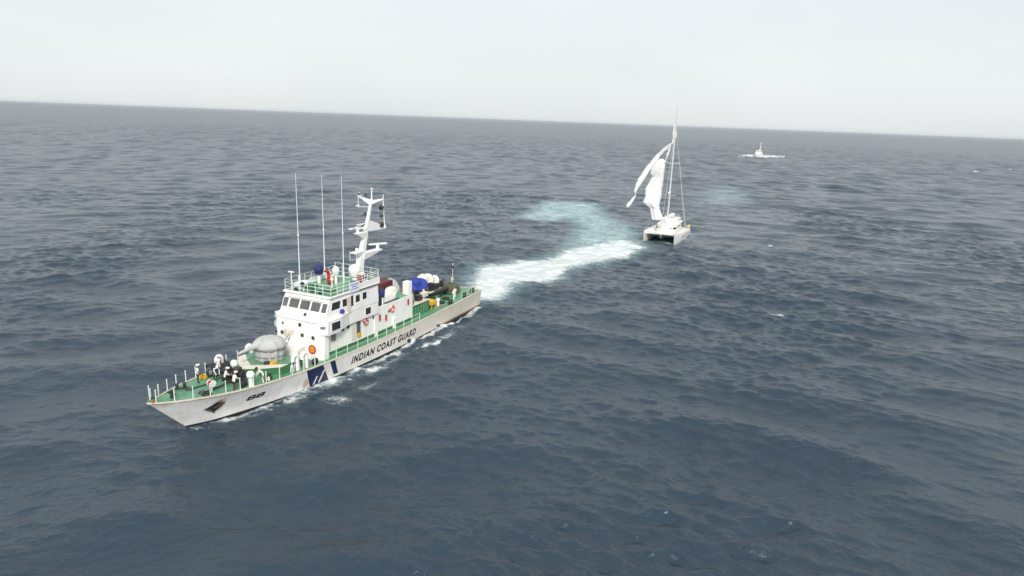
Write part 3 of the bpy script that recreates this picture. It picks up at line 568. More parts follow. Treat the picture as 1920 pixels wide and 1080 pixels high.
def bollards(s, t, rz=0):
    z = deck_z(s)+0.03; mb = MB(); mb.box((s, t, z+0.06), (1.0, 0.36, 0.12), rz=rz)
    for k in (-.3, .3):
        x, y = s+k*math.cos(rz), t+k*math.sin(rz); mb.tube([(x, y, z+.1), (x, y, z+.5)], 0.13, 10); mb.lathe((x, y, z+.5), [(0.17, 0), (0.17, 0.05), (0.1, 0.08)], 10)
    return mb.build('bollard', 'dark_metal', ship)
for s_, t_, r_ in ((47.3, -1.25, -.5), (43.4, -2.1, -.3), (41.2, 2.75, .3), (43.6, 2.2, .3), (1.6, 2.7, 0), (4.2, 2.9, 0), (1.6, -2.7, 0), (8.4, 3.05, 0)): bollards(s_, t_, r_)
# windlass
mb = MB(); z = deck_z(43.2)
mb.box((43.0, 0.35, z+.18), (1.5, 1.5, 0.36)); mb.tube([(43.0, -.75, z+.75), (43.0, 1.5, z+.75)], 0.13, 10); mb.tube([(43.0, -.55, z+.75), (43.0, 0.0, z+.75)], 0.45, 16); mb.tube([(43.0, .65, z+.75), (43.0, 1.15, z+.75)], 0.48, 16); mb.box((42.6, .35, z+.75), (0.7, 0.6, 0.8)); mb.tube([(43.0, 1.3, z+.75), (43.0, 1.6, z+.75)], [0.3, 0.36], 12)
mb.build('windlass', 'dark_metal', ship, bevel=0.03)
mb = MB()
for t0, t1 in ((-.3, -.55), (.9, .95)):
    for k in range(40):
        f = k/39; q = Vector((43.3+3.6*f, t0+(t1-t0)*f, 0)); q.z = deck_z(q.x)+0.1+0.5*(1-f)**3
        mb.torus(q, 0.075, 0.024, (1, 0, 0.02), (0, 1, 0) if k % 2 else (0, 0, 1), 8, 5)
mb.build('anchor_chain', 'dark_metal', ship)
for t_, s_ in ((-.55, 47.0), (.95, 47.0)):
    mb = MB(); mb.lathe((s_, t_, deck_z(s_)+.03), [(0.32, 0), (0.32, 0.14), (0.2, 0.2)], 14); mb.build('chain_pipe', 'dark_metal', ship)
mb = MB(); z = deck_z(49.3); mb.tube([(49.3, 0.1, z), (49.3, 0.1, z+.75)], 0.13, 10); mb.tube([(49.3, -.35, z+.48), (49.3, .55, z+.48)], 0.09, 8); mb.build('cross_bitt', 'dark_metal', ship)
mb = MB(); z = deck_z(51.0); mb.torus((50.9, 0, z+.22), 0.2, 0.08, (0, 1, 0), (0, 0, 1), m=0); mb.box((51.0, 0, z+.1), (0.4, 0.6, 0.16), 1); mb.build('bow_fairlead', ['dark_metal', 'red_paint'], ship)
mb = MB(); z = zd(51.2); mb.tube([(51.2, 0, z), (51.25, 0, z+1.5)], 0.045, 8); mb.build('jackstaff', 'rail_paint', ship)
mb = MB(); mb.prism([(50.3, -.55, zd(50.3)), (51.3, -.05, zd(51.3)), (51.3, .05, zd(51.3)), (50.3, .55, zd(50.3))], [(50.4, -.5, zd(50.3)+.28), (51.35, -.05, zd(51.3)+.28), (51.35, .05, zd(51.3)+.28), (50.4, .5, zd(50.3)+.28)]); mb.build('bow_plate', 'green_deck', ship)
mb = MB(); z = deck_z(46.2); mb.tube([(46.2, 1.2, z), (46.2, 1.2, z+.65)], 0.05, 8, 1); mb.tube([(46.2, 1.0, z+.8), (46.2, 1.4, z+.8)], 0.24, 14, 0); mb.tube([(46.2, .95, z+.8), (46.2, 1.0, z+.8)], 0.3, 14, 1); mb.tube([(46.2, 1.4, z+.8), (46.2, 1.45, z+.8)], 0.3, 14, 1); mb.build('hose_reel', ['red_paint', 'white_clean'], ship)
mb = MB(); z = deck_z(43.9); mb.torus((44.1, -2.25, z+.12), 0.3, 0.08, (1, 0, 0), (0, 1, 0)); mb.torus((44.1, -2.25, z+.26), 0.25, 0.08, (1, 0, 0), (0, 1, 0)); tag(mb.build('rope_coil', 'yellow_paint', loc=SHIP_O, rz=SHIP_A), 'coil of yellow rope on the green fore deck', 'rope')
mb = MB(); z = deck_z(47.0); mb.torus((47.1, 1.6, z+.06), 0.35, 0.06, (1, 0, 0), (0, 1, 0)); mb.torus((47.1, 1.6, z+.14), 0.3, 0.06, (1, 0, 0), (0, 1, 0)); mb.tube([(46.9, 1.3, z+.06), (46.2, .9, z+.05), (45.4, 1.2, z+.05), (44.6, 1.0, z+.06)], 0.045, 6); tag(mb.build('rope_coil', 'rubber', loc=SHIP_O, rz=SHIP_A), 'coil of dark hose on deck beside the red hose reel', 'hose')
P = []
for i in range(9):
    row = []
    for j in range(13):
        s_ = 40.9+2.3*j/12; f = i/8; t_ = -(td(s_)-1.5)-1.5*f; zz = deck_z(s_)+0.15+0.75*math.sin(min(f*1.25, 1)*math.pi/2)-(0.35 if f > .9 else 0)+0.06*math.sin(j*1.9+i)+0.04*random.random()
        row.append((s_, t_, zz))
    P.append(row)
mb = MB(); mb.grid(P); tag(mb.build('tarpaulin', 'rubber', solid=0.05, loc=SHIP_O, rz=SHIP_A), 'black tarpaulin draped over the fore deck guard wires', 'tarpaulin')
def gooseneck(s, t, h=1.3, r=0.19):
    z = deck_z(s); mb = MB(); mb.tube([(s, t, z), (s, t, z+h)] + [(s+0.3-0.3*math.cos(a), t, z+h+0.3*math.sin(a)) for a in np.linspace(0.4, math.pi, 7)] + [(s+.6, t, z+h-.25)], r, 10); return mb.build('gooseneck_vent', 'white_clean', ship)
gooseneck(37.6, 2.95); gooseneck(36.5, 3.1); gooseneck(37.6, -2.95); gooseneck(41.5, -2.75, 1.2, 0.2)
def mushroom(s, t, h=1.0, r=0.28):
    z = deck_z(s); mb = MB(); mb.tube([(s, t, z), (s, t, z+h)], r*.72, 12); mb.lathe((s, t, z+h-.12), [(r*1.15, 0), (r*1.3, 0.16), (r*1.25, 0.34), (r*.8, 0.5), (0.03, 0.55)], 14); return mb.build('mushroom_vent', 'white_clean', ship)
mushroom(43.3, 2.75, 1.05); mushroom(42.0, -0.6, 1.15, .25)
mb = MB()
for k in range(3):
    s_ = 38.6-k*.45; z = deck_z(s_); mb.tube([(s_, 3.0, z), (s_-.1, 3.0, z+.75), (s_-.3, 3.0, z+.75), (s_-.4, 3.0, z)], 0.035, 6)
mb.build('fairlead_hoops', 'white_clean', ship)
mb = MB(); z = deck_z(35.5); mb.ball((35.4, 3.2, z+.35), 0.36, 12, 8, 0, 1.2, .8, 1); tag(mb.build('fender', 'rubber', loc=SHIP_O, rz=SHIP_A), 'round black fender beside the forward corner of the deckhouse', 'fender')
mb = MB(); z = deck_z(41.6); mb.lathe((41.4, 2.9, z+.03), [(0.18, 0), (0.2, 0.3), (0.12, 0.42)], 10); mb.build('deck_valve', 'cream_paint', ship)

# ---------------------------------------------------------------- after deck and casing gear
def blanket(name, c, dims, mt, seed, label=None, cat=None, parent=None, lump=0.22, n=26, k=12):
    """soft bundle under canvas: squashed superellipsoid with lumps"""
    rr = np.random.default_rng(seed); ph = rr.uniform(0, 6.28, (8,)); fr = rr.uniform(.8, 2.6, (8, 2)); P = []
    for i in range(k+1):
        e = -0.5*math.pi*0.35 + (0.5*math.pi*1.35)*i/k; row = []
        for j in range(n):
            a = 2*math.pi*j/n; ce = max(math.cos(e), 0.0)**0.6; w = sum(math.sin(fr[q, 0]*math.cos(a)*2+fr[q, 1]*e*2+ph[q]+2*math.sin(a)*fr[q, 1]) for q in range(8))/8
            f = 1+lump*w; ca = math.copysign(abs(math.cos(a))**.7, math.cos(a)); sa = math.copysign(abs(math.sin(a))**.7, math.sin(a))
            row.append((c[0]+dims[0]/2*ca*ce*f, c[1]+dims[1]/2*sa*ce*f, c[2]+dims[2]*(0.28+0.72*math.sin(e))*f if e > 0 else c[2]+dims[2]*0.28*(1+math.sin(e)/0.53)))
        P.append(row)
    mb = MB(); mb.grid(P, 0, True, True); mb.add(P[-1], [tuple(range(n))], 0, True)
    if parent: return mb.build(name, mt, parent)
    return tag(mb.build(name, mt, loc=SHIP_O, rz=SHIP_A), label, cat)
blanket('covered_life_raft', (21.2, 1.7, 5.32), (2.9, 1.6, 0.95), 'white_cover', 3, 'life raft under off-white canvas on the deckhouse roof', 'life raft', lump=.12)
mb = MB(); mb.tube([(19.8, 2.55, 5.36), (22.6, 2.55, 5.36)], 0.09, 8); mb.build('raft_cradle', 'dark_metal', ship)
blanket('covered_gear', (18.9, 0.75, 5.32), (1.7, 1.2, 1.0), 'white_cover', 5, 'white canvas bundle between the maroon casing and white locker', 'bundle')
blanket('net_pile', (15.9, -1.2, 3.63), (2.1, 1.9, 2.6), 'grey_cover', 6, 'grey canvas pile aft of the maroon casing', 'bundle', lump=.3)
blanket('rope_heap', (15.6, 0.9, 3.63), (1.6, 1.5, 1.5), 'rope_tan', 8, 'brown heap of rope on the casing top', 'rope', lump=.45)
blanket('tyre_heap', (14.6, 0.3, 3.63), (1.5, 1.3, 1.2), 'rubber', 9, 'black fender bundle on the casing top beside the brown rope', 'fenders', lump=.5)
blanket('olive_net', (3.6, 0.2, 2.25), (2.4, 2.4, 1.3), 'net_olive', 10, 'olive green net heaped on the after deck', 'net', lump=.4)
mb = MB(); mb.tube([(13.3, 1.9, 3.6), (13.3, 1.9, 5.0)], 0.14, 10, 0); mb.tube([(13.3, 1.9, 4.7), (12.2, 2.1, 4.3), (11.3, 2.2, 4.35)], [0.14, 0.11, 0.08], 8, 0); mb.box((13.2, 1.9, 4.35), (0.9, 0.7, 0.55), 0); mb.build('deck_crane', ['cream_paint', 'grey_metal'], ship, bevel=0.03)
mb = MB(); z = deck_z(11.6); mb.box((11.7, 2.1, z+.85), (1.1, 0.8, 0.5), 0); mb.tube([(11.7, 1.7, z+.95), (11.7, 2.55, z+.95)], 0.36, 14, 0)
for a, b_ in ((-.45, -.3), (.45, -.3), (-.45, .3), (.45, .3)): mb.tube([(11.7+a, 2.1+b_, z), (11.7+a*.8, 2.1+b_, z+.65)], 0.05, 6, 0)
mb.build('winch', ['yellow_paint'], ship, bevel=0.03)
for s_, t_ in ((10.4, 2.3), (9.6, 1.6)):
    mb = MB(); z = deck_z(s_); mb.tube([(s_, t_, z), (s_, t_, z+.9)], 0.2, 10); mb.lathe((s_, t_, z+.85), [(0.28, 0), (0.3, 0.15), (0.15, 0.3)], 12); mb.build('mushroom_vent', 'green_paint' if s_ < 10 else 'white_clean', ship)
mb = MB(); z = deck_z(0.5); mb.tube([(0.45, -1.3, z), (0.25, -1.3, z+3.4)], 0.05, 8, 0); mb.ball((0.25, -1.3, z+3.45), 0.08, 8, 6, 0); mb.box((0.3, -1.3, z+2.95), (0.3, 0.3, 0.35), 1); mb.box((0.4, -1.3, z+1.2), (0.25, 0.3, 0.3), 0); mb.tube([(0.9, -1.3, z), (0.35, -1.3, z+1.6)], 0.035, 6, 0); mb.build('stern_light_mast', ['cream_paint', 'dark_metal'], ship)
for s_, t_ in ((5.2, 1.9), (6.4, 2.4)):
    mb = MB(); z = deck_z(s_); mb.tube([(s_, t_, z), (s_, t_, z+.9)], 0.09, 8); mb.box((s_, t_, z+1.0), (0.35, 0.3, 0.3)); mb.build('deck_post', 'white_clean', ship)
mb = MB(); z = deck_z(2.5); mb.box((2.2, -0.4, z+.1), (1.2, 1.2, 0.2)); mb.tube([(2.2, -.8, z+.5), (2.2, .0, z+.5)], 0.3, 12); mb.build('towing_winch', 'green_paint', ship, bevel=.02)

for k, (s_, t_, zz, st) in enumerate(((11.2, 1.0, 0, 'lying flat beside the yellow winch'), (11.25, 1.05, .26, 'on top of another beside the yellow winch'), (8.9, 1.9, 0, 'lying flat on the deck abreast of the inflatable boat'), (6.9, 1.5, 0, 'lying by the stern of the inflatable boat'))):
    z = deck_z(s_)+.16+zz; mb = MB(); mb.torus((0, 0, 0), .38, .14, (1, 0, 0), (0, 1, 0), 20, 8); tag(mb.build('tyre_fender', 'rubber', loc=S(s_, t_, z), rz=SHIP_A), 'black tyre fender '+st, 'fender')
o = empty('cable_drum', S(12.0, 0.2, deck_z(12)), SHIP_A, 'brown wooden cable drum between the casing and the inflatable boat', 'cable drum')
for y in (-.4, .4): mb = MB(); mb.tube([(0, y-.04, .6), (0, y+.04, .6)], .6, 18); mb.build('flange', 'wood', o)
mb = MB(); mb.tube([(0, -.36, .6), (0, .36, .6)], .42, 16); mb.build('cable', 'rubber', o)
for s_, t_, d_, m_, lb in ((14.0, 1.55, (.9, .7, .65), 'dark_metal', 'dark steel box on the casing top beside the cream crane'), (13.3, -0.9, (1.1, .9, .9), 'wood', 'brown wooden crate on the casing top'), (16.3, 2.0, (.7, .5, .5), 'grey_metal', 'grey box against the aft deckhouse'), (10.2, 0.9, (.8, .6, .7), 'net_olive', 'olive box standing in front of the blue tarpaulin')):
    zb = 3.635 if s_ > 12.6 else deck_z(s_)+.04; o = empty('storage_box', S(s_, t_, zb), SHIP_A+.1*(s_-14), lb, 'box'); mb = MB(); mb.box((0, 0, d_[2]/2), d_); mb.build('box_body', m_, o, bevel=.03); mb = MB(); mb.box((0, 0, d_[2]+.03), (d_[0]+.05, d_[1]+.05, .06)); mb.build('lid', m_, o)
mb = MB(); mb.tube([(9.0+2.2*math.sin(a*.5)*.3+.18*a, 2.7+.25*math.sin(a*2.1), deck_z(9)+.08) for a in np.linspace(0, 14, 60)], .05, 6); tag(mb.build('deck_hose', 'rope_tan', loc=SHIP_O, rz=SHIP_A), 'tan hose snaking along the after side deck', 'hose')
# rigid inflatable on its cradle
rib = empty('inflatable_boat', S(8.2, -0.35, 0), SHIP_A, 'black rigid inflatable boat on a cradle on the after deck', 'boat')
zr = 3.35; mb = MB(); tube_path = [(-3.0, 1.05, zr), (0, 1.1, zr+.02), (1.6, 1.0, zr+.08), (2.6, .6, zr+.2), (3.0, 0, zr+.28), (2.6, -.6, zr+.2), (1.6, -1.0, zr+.08), (0, -1.1, zr+.02), (-3.0, -1.05, zr)]
mb.tube(tube_path, [0.24]+[0.3]*7+[0.24], 12); mb.build('buoyancy_tube', 'rubber', rib)
mb = MB(); mb.prism([(-2.9, -.5, zr-.55), (2.2, -.1, zr-.35), (2.2, .1, zr-.35), (-2.9, .5, zr-.55)], [(-2.9, -.95, zr), (2.5, -.4, zr+.1), (2.5, .4, zr+.1), (-2.9, .95, zr)]); mb.build('boat_hull', 'grey_metal', rib)
mb = MB(); mb.box((-.4, 0, zr+.55), (0.6, 0.7, 1.1)); mb.box((-1.5, 0, zr+.4), (1.2, 0.55, 0.7)); mb.build('console', 'rubber', rib, bevel=.05)
mb = MB(); mb.box((-3.1, 0, zr+.55), (0.5, 0.5, 0.75)); mb.box((-3.2, 0, zr-.1), (0.25, 0.2, 1.0)); mb.build('outboard_motor', 'dark_metal', rib, bevel=.06)
mb = MB()
for x in (-1.8, 1.4):
    mb.box((x, 0, zr-.7), (0.2, 1.6, 0.2)); mb.box((x, .7, 2.5), (0.15, 0.15, 0.8)); mb.box((x, -.7, 2.5), (0.15, 0.15, 0.8))
mb.box((-.2, 0, zr-.82), (4.0, 0.2, 0.12)); mb.build('boat_cradle', 'green_paint', rib)
blanket('blue_tarpaulin', (10.6, -0.9, 4.0), (2.9, 1.7, 1.15), 'blue_bright', 12, 'bright blue tarpaulin bundle on the bow of the inflatable boat', 'tarpaulin', lump=.6)
blanket('white_tarpaulin', (7.6, -1.7, 3.5), (3.2, 1.7, 1.7), 'white_cover', 13, 'white tarpaulin bundle beside the blue one above the inflatable boat', 'tarpaulin', lump=.3)
blanket('white_bundle', (5.4, -1.7, 3.3), (2.0, 1.5, 1.3), 'white_cover', 14, 'small white canvas bundle at the stern end of the inflatable boat', 'bundle', lump=.35)
mb = MB()
for s_ in (7.6, 5.4):
    for t_ in (-2.2, -1.2): mb.tube([(s_, t_, deck_z(s_)), (s_, t_, 3.5)], 0.06, 6)
mb.bx((4.6, -2.3, 3.36), (8.8, -1.0, 3.44)); mb.build('storage_rack', 'green_paint', ship)
mb = MB(); mb.bx((9.6, -1.7, 3.9), (11.6, -.1, 4.0)); [mb.tube([(a, b_, deck_z(10)), (a, b_, 3.95)], .06, 6) for a in (9.8, 11.4) for b_ in (-1.6, -.2)]; mb.build('storage_rack', 'dark_metal', ship)

# life-saving gear on the port wall
def lifebuoy(s, t, z, label, mats=('orange_ring', 'white_clean'), r=0.34, arc=(0, 2*math.pi)):
    o = empty('lifebuoy', S(s, t, z), SHIP_A, label, 'lifebuoy'); mb = MB(); mb.torus((0, 0, 0), r, 0.1, (1, 0, 0), (0, 0, 1), 24, 8, 0, *arc); mb.build('ring', mats[0], o)
    for k in range(4):
        a = math.pi/4+k*math.pi/2
        if arc[0] <= a <= arc[1]:
            mb = MB(); mb.torus((0, 0, 0), r, 0.108, (1, 0, 0), (0, 0, 1), 3, 8, 0, a-.16, a+.16); mb.build('band', mats[1], o)
    return o
lifebuoy(21.4, 2.76, 4.5, 'orange lifebuoy on the aft deckhouse wall', r=.33)
lifebuoy(26.5, 2.77, 4.2, 'red and white lifebuoy on the wall below the bridge', ('red_paint', 'white_clean'), .32)
for s_, z_, lb in ((23.9, 4.0, 'red fire extinguisher on the white wall beside the corner pillar'), (22.7, 3.7, 'red fire extinguisher lower on the white wall beside the vent trunk'), (18.1, 4.55, 'red fire extinguisher on the aft end of the white wall')):
    e = empty('fire_extinguisher', S(s_, 2.76, z_), SHIP_A, lb, 'extinguisher'); mb = MB(); mb.tube([(0, 0, -.32), (0, 0, .22)], 0.11, 10); mb.build('cylinder', 'red_paint', e)
    mb = MB(); mb.lathe((0, 0, .22), [(0.11, 0), (0.05, 0.08), (0.05, 0.14)], 10); mb.box((0, .06, .36), (0.05, 0.2, 0.05)); mb.build('valve', 'dark_metal', e)

# ---------------------------------------------------------------- crew
def person(loc, rz, label, pose='stand', shirt='shirt_white', trousers='trouser_dark', cap='shirt_white', vest=None, group=None, h=1.75):
    root = empty('person', loc, rz, label, 'person', group)
    hip = 0.93; lean = {'stand': 0.0, 'bend': 0.75, 'pull': 0.3}[pose]
    def up(d, y=0.0, f=0.0): return Vector((math.sin(lean)*d+f*math.cos(lean), y, hip+math.cos(lean)*d-f*math.sin(lean)))
    V = []; E = []; Rr = []
    def v(p, r, par=None):
        V.append(Vector(p)); Rr.append(r); i = len(V)-1
        if par is not None: E.append((par, i))
        return i
    pel = v((0, 0, hip), .135); w = v(up(.18), .13, pel); ch = v(up(.40), .155, w); nk0 = v(up(.54), .085, ch); nk = v(up(.62), .06, nk0); h0 = v(up(.70, 0, .02), .085, nk); h1 = v(up(.80, 0, .01), .098, h0); v(up(.89, 0, 0), .06, h1)
    for sd in (1, -1):
        hp = v((0, sd*.1, hip-.06), .095, pel)
        kx = .10 if (pose != 'stand') else .02; kn = v((kx+.03*sd, sd*.12, .5), .065, hp); an = v((-.03+.05*sd*(pose == 'pull'), sd*.13, .09), .045, kn); v((.13+.05*sd*(pose == 'pull'), sd*.14, .04), .038, an)
        sh = v(up(.50, sd*.19), .065, ch)
        if pose == 'stand': el = v(up(.22, sd*.25, -.02), .048, sh); wr = v(up(-.01, sd*.25, .06), .034, el); dr = Vector((.25, 0, -1)).normalized()
        elif pose == 'pull': el = v(up(.28, sd*.24, .16), .048, sh); wr = v(up(.26, sd*.12, .42), .034, el); dr = Vector((1, -sd*.2, -.1)).normalized()
        else: el = v(up(.40, sd*.24, .26), .048, sh); wr = v(up(.38, sd*.16, .50), .034, el); dr = Vector((.3, 0, -1)).normalized()
        pw = V[wr]; pa = v(pw+dr*.07, .034, wr); q = Vector((0, 1, 0)); nrm = dr.cross(q)
        for k, (o_, ln) in enumerate(((-.033, .075), (-.011, .088), (.011, .082), (.033, .065))):
            f1 = v(pw+dr*(.07+ln*.55)+q*o_*1.15, .0095, pa); v(pw+dr*(.07+ln)+q*o_*1.1+nrm*.03, .0085, f1)
        t1 = v(pw+dr*.06+q*(-sd*.05), .0105, pa); v(pw+dr*.10+q*(-sd*.06)+nrm*.015, .009, t1)
    me = bpy.data.meshes.new('body'); me.from_pydata(V, E, []); o = bpy.data.objects.new('body', me); col.objects.link(o)
    md = o.modifiers.new('skin', 'SKIN'); md.use_smooth_shade = True
    for i, sv in enumerate(me.skin_vertices[0].data): sv.radius = (Rr[i], Rr[i]*(1.25 if i in (0, 1, 2) else 1)); sv.use_root = (i == 0)
    for i in (0, 1, 2): me.skin_vertices[0].data[i].radius = (Rr[i]*1.2, Rr[i]*.85)
    o.modifiers.new('sub', 'SUBSURF').levels = 1
    dg = bpy.context.evaluated_depsgraph_get(); m2 = bpy.data.meshes.new_from_object(o.evaluated_get(dg)); bpy.data.objects.remove(o)
    for k in ('skin', shirt, trousers, 'hair', vest or shirt): m2.materials.append(M[k])
    axis = Vector((math.sin(lean), 0, math.cos(lean)))
    sc = h/1.82
    for p in m2.polygons:
        c = p.center; d = (c-Vector((0, 0, hip))).dot(axis); arm = abs(c.y) > .2 and c.z > .6
        if pose != 'stand' and (c-Vector((0, 0, hip))).dot(Vector((math.cos(lean), 0, -math.sin(lean)))) > .2 and c.z > .55: arm = True
        if d > .6 and not arm: p.material_index = 0
        elif arm:
            p.material_index = 1 if d > .30 or pose != 'stand' and abs(c.y) > .17 else 0
        elif c.z < .06: p.material_index = 3
        elif d < .02: p.material_index = 2
        else: p.material_index = 4 if vest and .1 < d < .5 else 1
        p.use_smooth = True
    m2.name = 'body'; b = bpy.data.objects.new('body', m2); col.objects.link(b); b.parent = root; b.scale = (sc, sc, sc)
    # face, hair and cap
    hc = up(.79, 0, .02)*sc; ax = axis; fwd = Vector((math.cos(lean), 0, -math.sin(lean)))
    mb = MB(); mb.ball(hc+ax*.045-fwd*.02, .112, 12, 8, 0); mb.tube([hc+ax*.07+fwd*.03, hc+ax*.06+fwd*.19], [.09, .07], 8, 0)
    mb.build('cap' if cap else 'hair', cap or 'hair', root)
    mb = MB(); mb.tube([hc+fwd*.1, hc+fwd*.128-ax*.03], [.012, .02], 6, 0)
    for sd in (1, -1): mb.ball(hc+Vector((0, sd*.036, 0))+fwd*.1+ax*.012, .013, 6, 4, 1); mb.ball(hc+Vector((0, sd*.1, 0)), .026, 6, 4, 0)
    mb.tube([hc+fwd*.103-ax*.062+Vector((0, -.028, 0)), hc+fwd*.103-ax*.062+Vector((0, .028, 0))], .008, 5, 2); mb.build('face', ['skin', 'hair', 'maroon'], root)
    return root
def crew(s, t, face, *a, **k): return person(S(s, t, deck_z(s)+0.05*(1-(t/td(s))**2)), SHIP_A+face, *a, **k)
crew(45.3, -1.5, 2.6, 'person in white shirt and dark trousers standing alone near the yellow rope coil')
crew(42.3, -2.3, 1.4, 'person in white overalls beside the black tarpaulin', 'stand', 'shirt_white', 'shirt_white')
crew(43.9, -0.95, 1.2, 'person in white with a blue vest bending over the windlass', 'bend', 'shirt_white', 'trouser_dark', 'shirt_white', 'vest_blue')
crew(44.5, 0.9, 2.4, 'person in white shirt and dark trousers pulling a line by the windlass', 'pull', 'shirt_white', 'trouser_dark')
crew(44.9, 2.4, 3.0, 'person in white top leaning by the port guard wires', 'pull', 'shirt_white', 'maroon')
crew(41.9, 2.85, -0.6, 'person in white shirt with bare dark head bending beside the gun platform', 'bend', 'shirt_white', 'shirt_white', None)

# ---------------------------------------------------------------- the towed catamaran
CAT_C = Vector((37.6, 166.7, SEA)); CAT_A = math.atan2(-0.923, -0.385)
cat = empty('sailing_catamaran', CAT_C, CAT_A, 'white sailing catamaran under tow with its mainsail torn to shreds', 'sailboat')
_ci = (Matrix.Translation(CAT_C) @ Matrix.Rotation(CAT_A, 4, 'Z')).inverted()
for side in (1, -1):
    mb = MB(); P = []
    for i in range(25):
        f = i/24; x = -9.8+19.8*f; w = 0.95*(1-max(0, (f-.45)/.55)**2.2)*(0.8+0.2*min(f/.25, 1)); zt = 1.75+0.75*f**1.3 if f > .12 else 0.75+6.2*f; w = max(w, 0.04)
        row = []
        for (a, b_) in ((0, -.7), (.62, -.5), (.86, 0.0), (1.0, .7), (1.0, zt-.12), (.9, zt), (0, zt+.05)): row.append((x+(0.25*(b_/zt) if f > .8 else 0)*f, side*3.55+w*a, b_))
        row += [(q[0], 2*side*3.55-q[1], q[2]) for q in reversed(row[1:-1])]
        P.append(row)
    mb.grid(P, 0, True, True); mb.add(P[0], [tuple(range(len(P[0])))], 0); mb.add(P[-1], [tuple(range(len(P[-1])))[::-1]], 0)
    h_ = mb.build('float_hull', 'gelcoat', cat)
    mb = MB()
    for x in (-4, -1.5, 1.0, 3.5): mb.box((x, side*4.49, 1.15), (1.2, 0.04, 0.28))
    mb.build('hull_window', 'glass', h_)
    mb = MB(); mb.tube([(9.6, side*3.55, 2.4), (9.6, side*3.55, 3.1), (7.5, side*3.75, 3.1), (3, side*4.3, 2.95), (-4, side*4.4, 2.7), (-8, side*4.2, 2.6)], 0.025, 5)
    for x, z in ((8.5, 2.25), (5.5, 2.1), (2.5, 2.0), (-.5, 1.9), (-3.5, 1.75), (-6.5, 1.7)): mb.tube([(x, side*(3.65+.75*min(1, (9-x)/9)), z), (x, side*(3.65+.75*min(1, (9-x)/9)), z+1.0)], 0.022, 5)
    mb.build('guard_rail', 'alloy', cat)
mb = MB(); mb.prism([(-7.5, -3.0, .95), (5.9, -3.0, 1.05), (5.9, 3.0, 1.05), (-7.5, 3.0, .95)], [(-7.8, -3.2, 1.75), (6.5, -3.1, 1.9), (6.5, 3.1, 1.9), (-7.8, 3.2, 1.75)]); mb.build('bridge_deck', 'gelcoat', cat, bevel=.12)
mb = MB(); mb.prism([(-6, -.5, .55), (7.5, -.12, .7), (7.5, .12, .7), (-6, .5, .55)], [(-6, -.9, 1.0), (8.8, -.3, 1.75), (8.8, .3, 1.75), (-6, .9, 1.0)]); mb.build('nacelle', 'gelcoat', cat, bevel=.05)
mb = MB(); mb.tube([(8.9, -3.6, 2.0), (8.9, 0, 2.05), (8.9, 3.6, 2.0)], 0.17, 10); mb.build('forward_beam', 'gelcoat', cat)
for side in (1, -1):
    P = [[(6.5+2.35*i/4, side*(.3+2.6*j/6), 1.86+.02*math.sin(i)-0.06*math.sin(math.pi*i/4)*math.sin(math.pi*j/6)) for j in range(7)] for i in range(5)]
    mb = MB(); mb.grid(P); mb.build('trampoline', 'trampoline', cat, solid=.03)
cb = [(-5.5, 2.6), (1.5, 2.7), (3.6, 1.9), (4.4, .8)]
cabin = MB().prism([(x, y, 1.8) for x, y in sym(cb)], [(x*.93, y*.9, 3.25) for x, y in sym(cb)]).build('cabin', 'gelcoat', cat, bevel=.15)
ct = [(-7.2, 2.6), (1.0, 2.6), (3.0, 1.9), (3.8, .8)]
MB().prism([(x, y, 3.3) for x, y in sym(ct)], [(x*.97, y*.93, 3.52) for x, y in sym(ct)]).build('hardtop', 'gelcoat', cabin, bevel=.08)
for side in (1, -1):
    for (x0, y0), (x1, y1) in (((4.28, .35), (4.28, -.35)) if side > 0 else ((0, 0), (0, 0)), ((4.15, side*.95), (3.6, side*1.75)), ((3.3, side*1.95), (1.8, side*2.55)), ((1.0, side*2.6), (-1.0, side*2.58)), ((-1.5, side*2.57), (-3.5, side*2.53))):
        if (x0, y0) == (0, 0): continue
        a = Vector((x0*.965, y0*.955, 2.1)); b_ = Vector((x1*.965, y1*.955, 2.1)); n = Vector((b_-a)).cross(Vector((0, 0, 1))).normalized()
        if n.dot(Vector((a.x+b_.x, a.y+b_.y, 0))) < 0: n = -n
        mb = MB(); o = n*0.06; i2 = n*-.02; mb.prism([a+o, b_+o, b_-o, a-o], [a+o+i2+Vector((0, 0, .8)), b_+o+i2+Vector((0, 0, .8)), b_-o+i2+Vector((0, 0, .8)), a-o+i2+Vector((0, 0, .8))]); mb.build('cabin_window', 'glass', cabin)
mb = MB(); mb.prism([(-7.0, -2.0, 3.5), (-2.0, -2.0, 3.5), (-2.0, 2.0, 3.5), (-7, 2.0, 3.5)], [(-6.8, -1.9, 4.4), (-2.8, -1.9, 4.5), (-2.8, 1.9, 4.5), (-6.8, 1.9, 4.4)]); mb.build('flybridge', 'gelcoat', cabin, bevel=.15)
mb = MB(); mb.tube([(-2.4, 1.4, 3.2), (-2.6, 1.5, 4.9), (-6.5, 1.6, 4.9), (-7, 1.6, 3.2)], 0.04, 6); mb.tube([(-2.4, -1.4, 3.2), (-2.6, -1.4, 4.9), (-6.5, -1.4, 4.9), (-7, -1.4, 3.2)], 0.04, 6); mb.tube([(-2.6, 1.5, 4.9), (-2.6, -1.4, 4.9)], .04, 6); mb.tube([(-6.5, 1.6, 4.9), (-6.5, -1.4, 4.9)], .04, 6); mb.build('bimini_frame', 'alloy', cabin)
mb = MB(); mb.tube([(1.2, 0, 3.1), (1.2, 0, 27.0)], [.2, .16], 10); mb.tube([(1.2, 0, 27.0), (1.2, 0, 31.7)], [.09, .06], 8)
for z in (10.5, 18.0): mb.tube([(0.9, -1.6, z), (1.2, 0, z), (0.9, 1.6, z)], 0.06, 6)
mast_c = mb.build('mast', 'alloy', cat)
